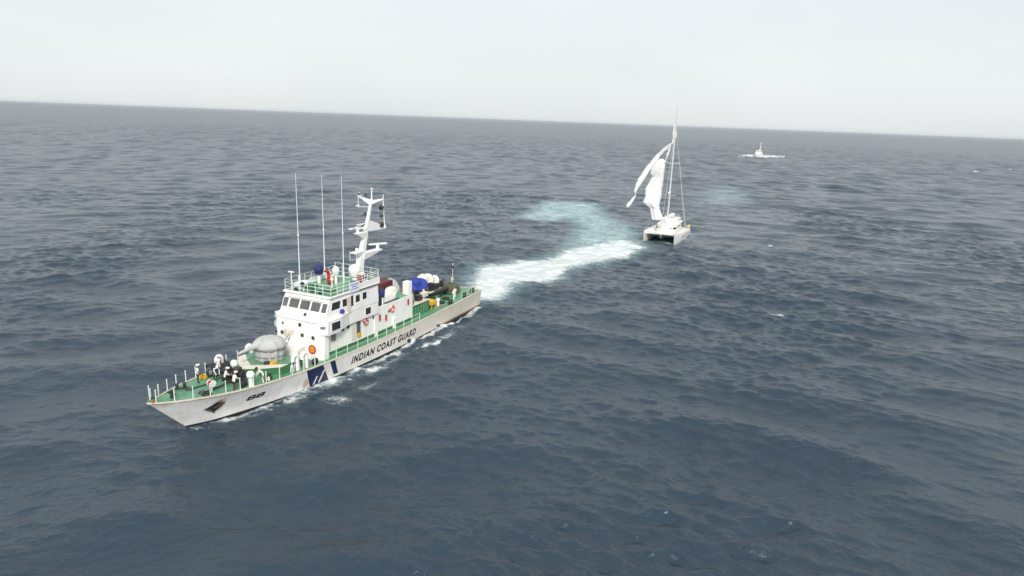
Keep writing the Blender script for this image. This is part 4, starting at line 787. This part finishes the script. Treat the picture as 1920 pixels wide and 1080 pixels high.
mb = MB(); mb.tube([(1.0, 0, 4.6), (-6.5, .5, 4.9)], .16, 8); mb.build('boom', 'alloy', mast_c)
blanket('furled_sail', (-2.5, .2, 4.7), (6.5, .9, .8), 'sailcloth', 31, parent=mast_c, lump=.35)
blanket('sail_heap', (2.2, 0.3, 3.0), (2.2, 2.6, 1.9), 'sailcloth', 32, parent=cat, lump=.4)
mb = MB()
for q, w, r_ in (((8.9, 0, 2.1), (1.3, 0, 26.3), .03), ((-1.5, 4.3, 1.9), (1.1, .1, 26), .022), ((-1.5, -4.3, 1.9), (1.1, -.1, 26), .022), ((-1.0, 4.2, 1.9), (.9, 1.6, 18), .02), ((-1.0, -4.2, 1.9), (.9, -1.6, 18), .02), ((-6, 3.5, 1.7), (1.1, 0, 26), .02)): mb.tube([q, w], r_, 5)
mb.tube([(1.0, .2, 25), (-1.5, 1.5, 17), (-3.5, 2.4, 8), (-6, 3.4, 2.0)], .03, 5)
mb.build('rigging', 'alloy', mast_c)
mb = MB(); mb.tube([(1.5, 0, 10.9), (1.9, 0, 10.9)], .3, 12); mb.ball((1.7, 0, 11.0), .32, 10, 6); mb.build('radome', 'gelcoat', mast_c)
def sail_pt(cx, cy, dy=0.0):
    """a point of the torn sail, hung from the mast: height and reach read off the photograph, on an upright sheet through the mast"""
    px, py = 1140+cx/3.6, 180+cy/3.6
    d = _fw + _Rv*((px-960)/1280.0) - _Uv*((py-540)/1280.0); t = (165.6+dy)/d.y
    return _ci @ (Vector((0, 0, CAM_H)) + d*t)
def sail(name, rows, cols=9, bulge=0.75, seed=0, sub=5):
    rr = np.random.default_rng(seed); ph = rr.uniform(0, 6.28, 4); P = []; rows2 = []
    for a, b_ in zip(rows[:-1], rows[1:]):
        for k in range(sub): f = k/sub; rows2.append([a[i]+(b_[i]-a[i])*f for i in range(3)])
    rows2.append(rows[-1])
    for i, (y, l_, r_) in enumerate(rows2):
        jl = rr.uniform(-3, 3) if name == 'torn_mainsail' else rr.uniform(-3, 3); r_ = r_+rr.uniform(-2, 2)
        P.append([sail_pt(l_+jl+(r_-l_-jl)*j/cols, y, -bulge*min(1, (r_-l_)/90)*math.sin(math.pi*j/cols)*(0.6+.4*math.sin(i*.13+ph[0])) - 0.16*math.sin(j*1.3+i*.12+ph[1]) - .07*math.sin(j*2.3-i*.25+ph[2])) for j in range(cols+1)])
    mb = MB(); mb.grid(P); return mb.build(name, 'sailcloth', cat, solid=.03)
o = sail('torn_mainsail', [(425, 350, 378), (440, 325, 383), (480, 300, 385), (510, 290, 380), (525, 284, 379), (545, 296, 378), (580, 275, 374), (620, 255, 367), (680, 250, 360), (700, 242, 355), (715, 234, 350), (740, 262, 346), (760, 285, 347), (800, 292, 364), (838, 298, 374)], seed=3)
o['label'] = 'large torn remnant of the white mainsail'
sail('torn_streamer', [(318, 424, 432), (335, 398, 420), (352, 374, 404), (400, 322, 358), (450, 282, 322), (500, 243, 284), (560, 205, 248), (600, 186, 222), (640, 176, 196), (655, 178, 190), (664, 183, 189), (672, 176, 188), (700, 153, 176), (730, 126, 158), (742, 120, 146), (752, 128, 136)], 5, .8, 5)
sail('sail_scrap', [(185, 441, 446), (215, 440, 455), (245, 438, 465), (268, 437, 467), (285, 438, 452), (330, 428, 434)], 4, .3, 7)
sail('sail_strip', [(330, 420, 428), (370, 405, 416), (410, 392, 400), (450, 383, 389)], 3, .2, 9)
ky = MB(); P = []
for i in range(15):
    f = i/14; r_ = .42*math.sin(math.pi*min(max(f, .03), .97))**.6; P.append([(-8.5+3.8*f, 4.0+r_*math.cos(a), 2.15+.15*(2*f-1)**2+.8*r_*math.sin(a)) for a in np.linspace(0, 2*math.pi, 11)[:-1]])
ky.grid(P, 0, True, True); tag(ky.build('kayak', 'kayak_yellow', loc=CAT_C, rz=CAT_A), 'pale yellow kayak lashed on the catamaran side deck', 'kayak')

# ---------------------------------------------------------------- the sister ship far behind
FAR_D = Vector((-0.52, -0.854, 0)); FAR_O = Vector((234.5, 676.1, SEA+.2))-FAR_D*20
far = empty('distant_patrol_ship', FAR_O, math.atan2(FAR_D.y, FAR_D.x), 'distant white patrol ship throwing up spray at full speed', 'ship')
far.scale = (.75, .75, .75)
for ch in list(ship.children):
    if ch.name.split('.')[0] in ('hull', 'boot_topping', 'deck', 'gunwale', 'broad_stripe', 'narrow_stripe', 'lower_deckhouse', 'bridge_wing_belt', 'bridge', 'bridge_roof', 'aft_deckhouse', 'exhaust_casing', 'mast', 'radar_dome', 'gun_platform'):
        c = ch.copy(); col.objects.link(c); c.parent = far
        if ch.name.split('.')[0] in ('bridge', 'mast'):
            for g in ch.children: d = g.copy(); col.objects.link(d); d.parent = c
def spray(name, pts, label, cat_, seed):
    rr = np.random.default_rng(seed); mb = MB()
    for (c, spread, n, r0) in pts:
        for _ in range(n):
            q = Vector(c)+Vector((rr.normal()*spread[0], rr.normal()*spread[1], abs(rr.normal())*spread[2])); mb.ball(q, r0*rr.uniform(.35, 1.1), 6, 4, 0, rr.uniform(.7, 1.6), rr.uniform(.7, 1.6), rr.uniform(.4, .9), .3)
    return tag(mb.build(name, 'spray_white'), label, cat_, kind='stuff')
fp = lambda s, t: FAR_O+FAR_D*s*.8+Vector((-FAR_D.y, FAR_D.x, 0))*t
spray('bow_spray', [(fp(42, 3.0), (2.5, 1.6, .9), 90, .62), (fp(41, -5), (3.0, 2.2, .9), 150, .62), (fp(35, 5), (3, 2, .55), 90, .55), (fp(36, -8), (3.0, 2, .5), 130, .58), (fp(16, 6.5), (6, 2.4, .25), 110, .55), (fp(0, 5), (7, 3, .35), 120, .58), (fp(-16, 2), (9, 3, .5), 120, .58)], 'white spray and wake thrown up round the distant patrol ship', 'spray', 21)

# ---------------------------------------------------------------- the sea: one displaced sheet to the horizon
def build_sea():
    # tessellation: finer towards the middle of the scene, coarse far out
    rr = [3.0, 8, 14, 20, 26, 30]
    while rr[-1] < 260: rr.append(rr[-1]*1.0029)
    while rr[-1] < 1500: rr.append(rr[-1]*1.0042)
    while rr[-1] < 60000: rr.append(rr[-1]*1.06)
    rr = np.array(rr); fine = np.linspace(-R(50), R(50), 961); coarse = np.linspace(R(50), R(310), 61)[1:-1]
    th = np.concatenate([fine, coarse]); nr, nt = len(rr), len(th)
    X = (rr[:, None]*np.sin(th)[None, :]).astype(np.float32).ravel(); Y = (rr[:, None]*np.cos(th)[None, :]).astype(np.float32).ravel()
    dth = np.abs(np.gradient(np.concatenate([[th[0]-.08], th, [th[-1]+.08]])))[1:-1]
    dth[:961] = fine[1]-fine[0]
    spacing = np.maximum(np.gradient(rr)[:, None]*np.ones(nt)[None, :], rr[:, None]*dth[None, :]*1.2).astype(np.float32).ravel()
    g = np.random.default_rng(5); NW = 280
    lam = np.exp(g.uniform(math.log(0.5), math.log(18.0), NW)); k = 2*np.pi/lam
    sysA = g.random(NW) < 0.55; ang = np.where(sysA, R(62), R(110)) + g.normal(0, 0.30, NW)*(1+0.6*(lam < 1.6))
    slope = np.sqrt(0.050/NW)*np.ones(NW)*np.where(lam > 9, 1.2, np.where(lam > 4.5, .85, np.where(lam > 2.5, 1.0, np.where(lam > .8, 1.7, 1.75))))
    amp = slope*math.sqrt(2)/k; ph = g.uniform(0, 6.283, NW)
    # gusts: the short waves are stronger in some patches than in others
    gust = np.zeros_like(X)
    for _ in range(14):
        l_ = g.uniform(25, 110); a = g.uniform(0, 6.283); gust += np.sin(2*np.pi/l_*(X*np.cos(a)+Y*np.sin(a)*.6)+g.uniform(0, 6.283)).astype(np.float32)
    gust = np.clip(0.92+0.13*gust, 0.45, 1.4)
    side = 1/(1+np.exp(-(X+2-0.12*Y)/14)); wA = (0.55+0.6*side).astype(np.float32); wB = (1.15-0.6*side).astype(np.float32)   # one wave train rules on either hand, they cross in the middle
    DX = np.zeros_like(X); DY = np.zeros_like(X); Z = np.zeros_like(X); lost = np.zeros_like(X)
    Rv = np.hypot(X, Y)
    for i in range(NW):
        kx, ky = k[i]*math.cos(ang[i]), k[i]*math.sin(ang[i])
        n_in = int(np.searchsorted(rr, 0))   # all rings
        w = np.clip((lam[i]/spacing-1.7)/1.5, 0, 1)
        lost += (1-w*w)*slope[i]**2
        act = w > 0
        if not act.any(): continue
        q = (kx*X[act]+ky*Y[act]+np.float32(ph[i])); A = amp[i]*w[act]*(wA if sysA[i] else wB)[act]
        if lam[i] < 6: A = A*gust[act]
        Z[act] += A*np.cos(q); s_ = A*np.sin(q)*(0.6 if lam[i] > 1.2 else 0.2)
        DX[act] -= s_*math.cos(ang[i]); DY[act] -= s_*math.sin(ang[i])
    # ---- foam: polygons on the water, metres
    foam = np.zeros_like(X); aer = np.zeros_like(X); calm = np.ones_like(X)
    def sdist(pts, pad, W=None):
        P = np.array([on_water(*p) for p in pts]) if W is None else W; lo = P.min(0)-pad; hi = P.max(0)+pad
        idx = np.nonzero((X > lo[0]) & (X < hi[0]) & (Y > lo[1]) & (Y < hi[1]))[0]
        x, y = X[idx], Y[idx]; d2 = np.full(len(idx), 1e12); ins = np.zeros(len(idx), bool)
        for a, b_ in zip(P, np.roll(P, -1, 0)):
            e = b_-a; t = np.clip(((x-a[0])*e[0]+(y-a[1])*e[1])/max(e@e, 1e-9), 0, 1)
            d2 = np.minimum(d2, (x-a[0]-t*e[0])**2+(y-a[1]-t*e[1])**2)
            c = ((a[1] > y) != (b_[1] > y)); ins ^= c & (x < (b_[0]-a[0])*(y-a[1])/(b_[1]-a[1]+1e-12)+a[0])
        return idx, np.where(ins, 1, -1)*np.sqrt(d2)
    def region(pts, soft, f=0.0, a=0.0, bias=0.3, W=None):
        idx, d = sdist(pts, soft*2, W); m = np.clip(bias+d/soft, 0, 1); m = m*m*(3-2*m)
        foam[idx] = np.maximum(foam[idx], f*m); aer[idx] = np.maximum(aer[idx], a*m)
    # the wake of the ship: solid white stream, turquoise churned water, older patches
    region([(899, 574), (868, 560), (872, 512), (890, 500), (953, 489), (1022, 480), (1068, 466), (1120, 452), (1165, 449), (1198, 454), (1219, 466), (1190, 480), (1161, 487), (1121, 498), (1082, 506), (1061, 521), (990, 537), (941, 561)], 9.0, 1.04, 1.0, .36)
    region([(905, 560), (905, 520), (960, 497), (1040, 486), (1100, 478), (1090, 492), (1040, 512), (985, 528)], 6.0, 1.3, 0.6)
    region([(1040, 470), (1060, 445), (1075, 425), (1060, 412), (1010, 417), (963, 406), (985, 396), (990, 386), (1008, 379), (1060, 376), (1130, 384), (1140, 402), (1180, 418), (1208, 428), (1205, 450), (1218, 466), (1150, 488), (1080, 490)], 9.0, 0.45, 1.0)
    region([(1055, 450), (1068, 430), (1110, 420), (1135, 416), (1179, 418), (1207, 428), (1200, 446), (1165, 449), (1110, 462)], 7.0, 0.40, 1.0)
    region([(1000, 448), (1050, 436), (1080, 446), (1060, 462), (1010, 456)], 9.0, 0.42, 0.3)
    region([(962, 406), (978, 400), (1010, 398), (1060, 400), (1110, 410), (1060, 411), (1008, 417)], 6.0, 0.5, 1.0)
    region([(990, 387), (1008, 379), (1059, 377), (1128, 385), (1140, 401), (1105, 412), (1061, 409), (1015, 404)], 8.0, 0.30, 1.0)
    region([(1300, 395), (1310, 365), (1345, 345), (1385, 350), (1420, 368), (1380, 385), (1340, 390)], 22.0, 0.2, 0.6)
    region([(1195, 445), (1225, 456), (1262, 462), (1300, 450), (1312, 440), (1290, 430), (1240, 440)], 4.0, 0.42, 0.3)
    # bow wave and wash along the port side
    region([(345, 801), (372, 799), (430, 785), (500, 762), (585, 728), (700, 684), (762, 655), (775, 661), (735, 690), (690, 706), (640, 722), (600, 742), (545, 760), (481, 779), (420, 795), (370, 806)], 1.8, 0.56, 0.1, .45)
    region([(560, 752), (600, 736), (650, 735), (680, 742), (662, 760), (610, 762)], 2.6, 0.48, 0.1)
    region([(640, 738), (690, 715), (735, 700), (740, 712), (700, 728), (665, 742)], 2.2, 0.5, 0.1)
    region([(765, 652), (800, 636), (850, 612), (898, 584), (902, 598), (885, 618), (850, 636), (800, 650)], 2.4, 0.5, 0.1)
    region([(764, 648), (772, 652), (800, 643), (830, 634), (828, 640), (790, 650), (770, 657)], .8, 1.0, 0.1)
    region([(820, 616), (828, 622), (850, 610), (872, 592), (866, 590), (845, 602)], .7, 1.0, 0.1)
    region([(900, 640), (940, 600), (1000, 610), (990, 640), (940, 660)], 5, 0.3, 0.0)
    # foam hugging the waterline on both sides
    for sd_ in (1, -1):
        inn = [S(*(hull_at(s_, 0.0, sd_, -.2))) for s_ in np.linspace(47.9, 1, 40)]; outw = [S(*(hull_at(s_, 0.0, sd_, .2+.6*min(1, (47.9-s_)/12)+.3*math.sin(s_*1.7)+.25*math.sin(s_*.6)))) for s_ in np.linspace(1, 47.9, 40)]
        region(None, .8, .72, .15, .5, W=np.array([(q.x, q.y) for q in inn+outw]))
    # starboard bow
    region([(330, 800), (350, 803), (352, 815), (330, 812)], 1.2, .5)
    # whitecaps
    for px, py, w in ((1742, 421, 9), (1445, 460, 12), (1457, 596, 34), (1830, 322, 14), (1893, 318, 12), (952, 667, 10), (1480, 510, 45), (1680, 430, 22), (1790, 478, 12), (1510, 886, 14), (1135, 640, 10)):
        hgt = max(1.2, w*.13); region([(px-w/2, py), (px-w/4, py-hgt*.6), (px+w/4, py-hgt*.5), (px+w/2, py+hgt*.2), (px, py+hgt*.6)], max(.25, 0.0016*((py-225)**-1)*4e4*.4), 0.6 if w < 40 else .35, .1, .45)
    # churned water stands a little proud and is lumpy
    wsh = np.clip(foam, 0, 1)
    lump = np.zeros_like(X); idx = np.nonzero(wsh > .02)[0]
    for _ in range(40):
        l_ = math.exp(g.uniform(math.log(.7), math.log(5))); a = g.uniform(0, 6.283); kk = 2*np.pi/l_; lump[idx] += .028*l_**.7*np.sin(kk*(X[idx]*math.cos(a)+Y[idx]*math.sin(a))+g.uniform(0, 6.283))
    Z += wsh*(0.05+lump*.2)
    V = np.stack([X+DX, Y+DY, Z+SEA], 1).astype(np.float32)
    V = np.concatenate([V, np.array([[0, 0, SEA]], np.float32)])
    i, j = np.meshgrid(np.arange(nr-1), np.arange(nt), indexing='ij'); j2 = (j+1) % nt
    Q = np.stack([i*nt+j, i*nt+j2, (i+1)*nt+j2, (i+1)*nt+j], -1).reshape(-1, 4)[:, ::-1]
    T = np.stack([np.full(nt, len(V)-1), (np.arange(nt)+1) % nt, np.arange(nt)], 1)
    me = bpy.data.meshes.new('sea'); me.vertices.add(len(V)); me.vertices.foreach_set('co', V.ravel())
    loops = np.concatenate([Q.ravel(), T.ravel()]).astype(np.int32); me.loops.add(len(loops)); me.loops.foreach_set('vertex_index', loops)
    ls = np.concatenate([np.arange(len(Q))*4, len(Q)*4+np.arange(len(T))*3]).astype(np.int32); me.polygons.add(len(ls)); me.polygons.foreach_set('loop_start', ls)
    me.polygons.foreach_set('use_smooth', np.ones(len(ls), bool)); me.update(calc_edges=True)
    al = np.sqrt(0.0014 + 0.045*lost); rough = np.sqrt(np.clip(al, 0, 1))
    for nm, arr in (('foam', foam), ('aerated', aer), ('chop', rough), ('far_chop', np.clip((Rv-250)/700, 0, 1)*np.clip(1.6-Rv/9000, .25, 1)), ('ripple', np.clip(1.0-(Rv-40)/190, 0.0, 1))):
        at = me.attributes.new(nm, 'FLOAT', 'POINT'); at.data.foreach_set('value', np.append(arr, 0.2).astype(np.float32))
    o = bpy.data.objects.new('sea', me); col.objects.link(o); tag(o, kind='structure')
    m = bpy.data.materials.new('sea_water'); m.use_nodes = True; n = m.node_tree.nodes; l = m.node_tree.links; b = n['Principled BSDF']
    b.inputs['IOR'].default_value = 1.45
    geo = n.new('ShaderNodeNewGeometry')
    def attr(nm): a = n.new('ShaderNodeAttribute'); a.attribute_name = nm; return a.outputs['Fac']
    def math_(op, a, b_=None, clamp=False):
        q = n.new('ShaderNodeMath'); q.operation = op; q.use_clamp = clamp
        for s_, v in ((0, a), (1, b_)):
            if v is None: continue
            if isinstance(v, (int, float)): q.inputs[s_].default_value = v
            else: l.new(v, q.inputs[s_])
        return q.outputs[0]
    def noise(scale, detail=4, rough_=.55, sc=(1, 1, 1), rz=0.0, dist=0.0):
        mp = n.new('ShaderNodeMapping'); mp.inputs['Scale'].default_value = sc; mp.inputs['Rotation'].default_value = (0, 0, rz); l.new(geo.outputs['Position'], mp.inputs['Vector'])
        q = n.new('ShaderNodeTexNoise'); q.inputs['Scale'].default_value = scale; q.inputs['Detail'].default_value = detail; q.inputs['Roughness'].default_value = rough_; q.inputs['Distortion'].default_value = dist; l.new(mp.outputs[0], q.inputs['Vector']); return q.outputs['Fac']
    # foam coverage: lacy where thin, solid where dense
    nz = math_('ADD', math_('MULTIPLY', noise(0.5, 9, .7, (.28, 1.0, 1), R(-114.6)*-1, .5), .5), math_('MULTIPLY', noise(2.2, 8, .8, (.7, 1, 1), R(-114.6)*-1, .9), .5))
    nn = n.new('ShaderNodeMapRange'); nn.inputs['From Min'].default_value = .36; nn.inputs['From Max'].default_value = .64; l.new(nz, nn.inputs[0])
    cov = n.new('ShaderNodeMapRange'); cov.interpolation_type = 'SMOOTHSTEP'; cov.inputs['From Min'].default_value = 0.0; cov.inputs['From Max'].default_value = .5
    l.new(math_('SUBTRACT', math_('MULTIPLY', attr('foam'), 1.32), nn.outputs[0]), cov.inputs[0]); cov = cov.outputs[0]
    gate = n.new('ShaderNodeMapRange'); gate.inputs['From Max'].default_value = .06; l.new(attr('foam'), gate.inputs[0]); cov = math_('MULTIPLY', cov, gate.outputs[0])
    body = n.new('ShaderNodeMixRGB'); body.inputs[1].default_value = (0.016, 0.035, 0.056, 1); body.inputs[2].default_value = (0.29, 0.47, 0.49, 1)
    an = n.new('ShaderNodeMapRange'); an.inputs['From Min'].default_value = .3; an.inputs['From Max'].default_value = .7; an.inputs['To Min'].default_value = .28; l.new(noise(.35, 6, .6), an.inputs[0])
    l.new(math_('MULTIPLY', attr('aerated'), an.outputs[0]), body.inputs[0])
    fc = n.new('ShaderNodeMixRGB'); fc.inputs[1].default_value = (0.44, 0.51, 0.52, 1); fc.inputs[2].default_value = (0.66, 0.68, 0.68, 1); fn = n.new('ShaderNodeMapRange'); fn.inputs['From Min'].default_value = .38; fn.inputs['From Max'].default_value = .6; l.new(noise(.9, 8, .72, (.3, 1, 1), R(114.6), .4), fn.inputs[0]); l.new(fn.outputs[0], fc.inputs[0])
    mx = n.new('ShaderNodeMixRGB'); l.new(fc.outputs[0], mx.inputs[2]); l.new(cov, mx.inputs[0]); l.new(body.outputs[0], mx.inputs[1]); l.new(mx.outputs[0], b.inputs['Base Color'])
    rm = n.new('ShaderNodeMixRGB'); l.new(cov, rm.inputs[0]); l.new(attr('chop'), rm.inputs[1]); rm.inputs[2].default_value = (.9, .9, .9, 1); l.new(rm.outputs[0], b.inputs['Roughness'])
    # ripples
    h1 = noise(1.15, 5, .62, (.62, 1.0, 1), R(-10), .2); h2 = noise(3.4, 4, .6, (.6, 1.0, 1), R(12), .2)
    hh = math_('ADD', math_('MULTIPLY', h1, .19), math_('MULTIPLY', h2, .075)); fh = math_('MULTIPLY', math_('MULTIPLY', noise(1.4, 8, .7), .09), cov)
    bp = n.new('ShaderNodeBump'); bp.inputs['Strength'].default_value = 1.0; bp.inputs['Distance'].default_value = 1.0; far_h = math_('MULTIPLY', math_('MULTIPLY', noise(.075, 3, .6, (.6, 1.3, 1)), attr('far_chop')), 3.2)
    l.new(math_('ADD', math_('ADD', math_('MULTIPLY', hh, attr('ripple')), fh), far_h), bp.inputs['Height']); l.new(bp.outputs[0], b.inputs['Normal'])
    me.materials.append(m)
build_sea()

# ---------------------------------------------------------------- thin sea haze
mb = MB(); mb.bx((-70000, -70000, -3.5), (70000, 70000, 60.0)); M['haze'] = bpy.data.materials.new('haze'); M['haze'].use_nodes = True
_n = M['haze'].node_tree.nodes; _n.remove(_n['Principled BSDF']); _v = _n.new('ShaderNodeVolumePrincipled'); _v.inputs['Color'].default_value = (.89, .94, 1.0, 1); _v.inputs['Density'].default_value = 2.2e-5; _v.inputs['Anisotropy'].default_value = 0.0
M['haze'].node_tree.links.new(_v.outputs[0], _n['Material Output'].inputs['Volume'])
tag(mb.build('haze', 'haze'), kind='stuff', label='thin pale haze over the open sea', cat='haze')
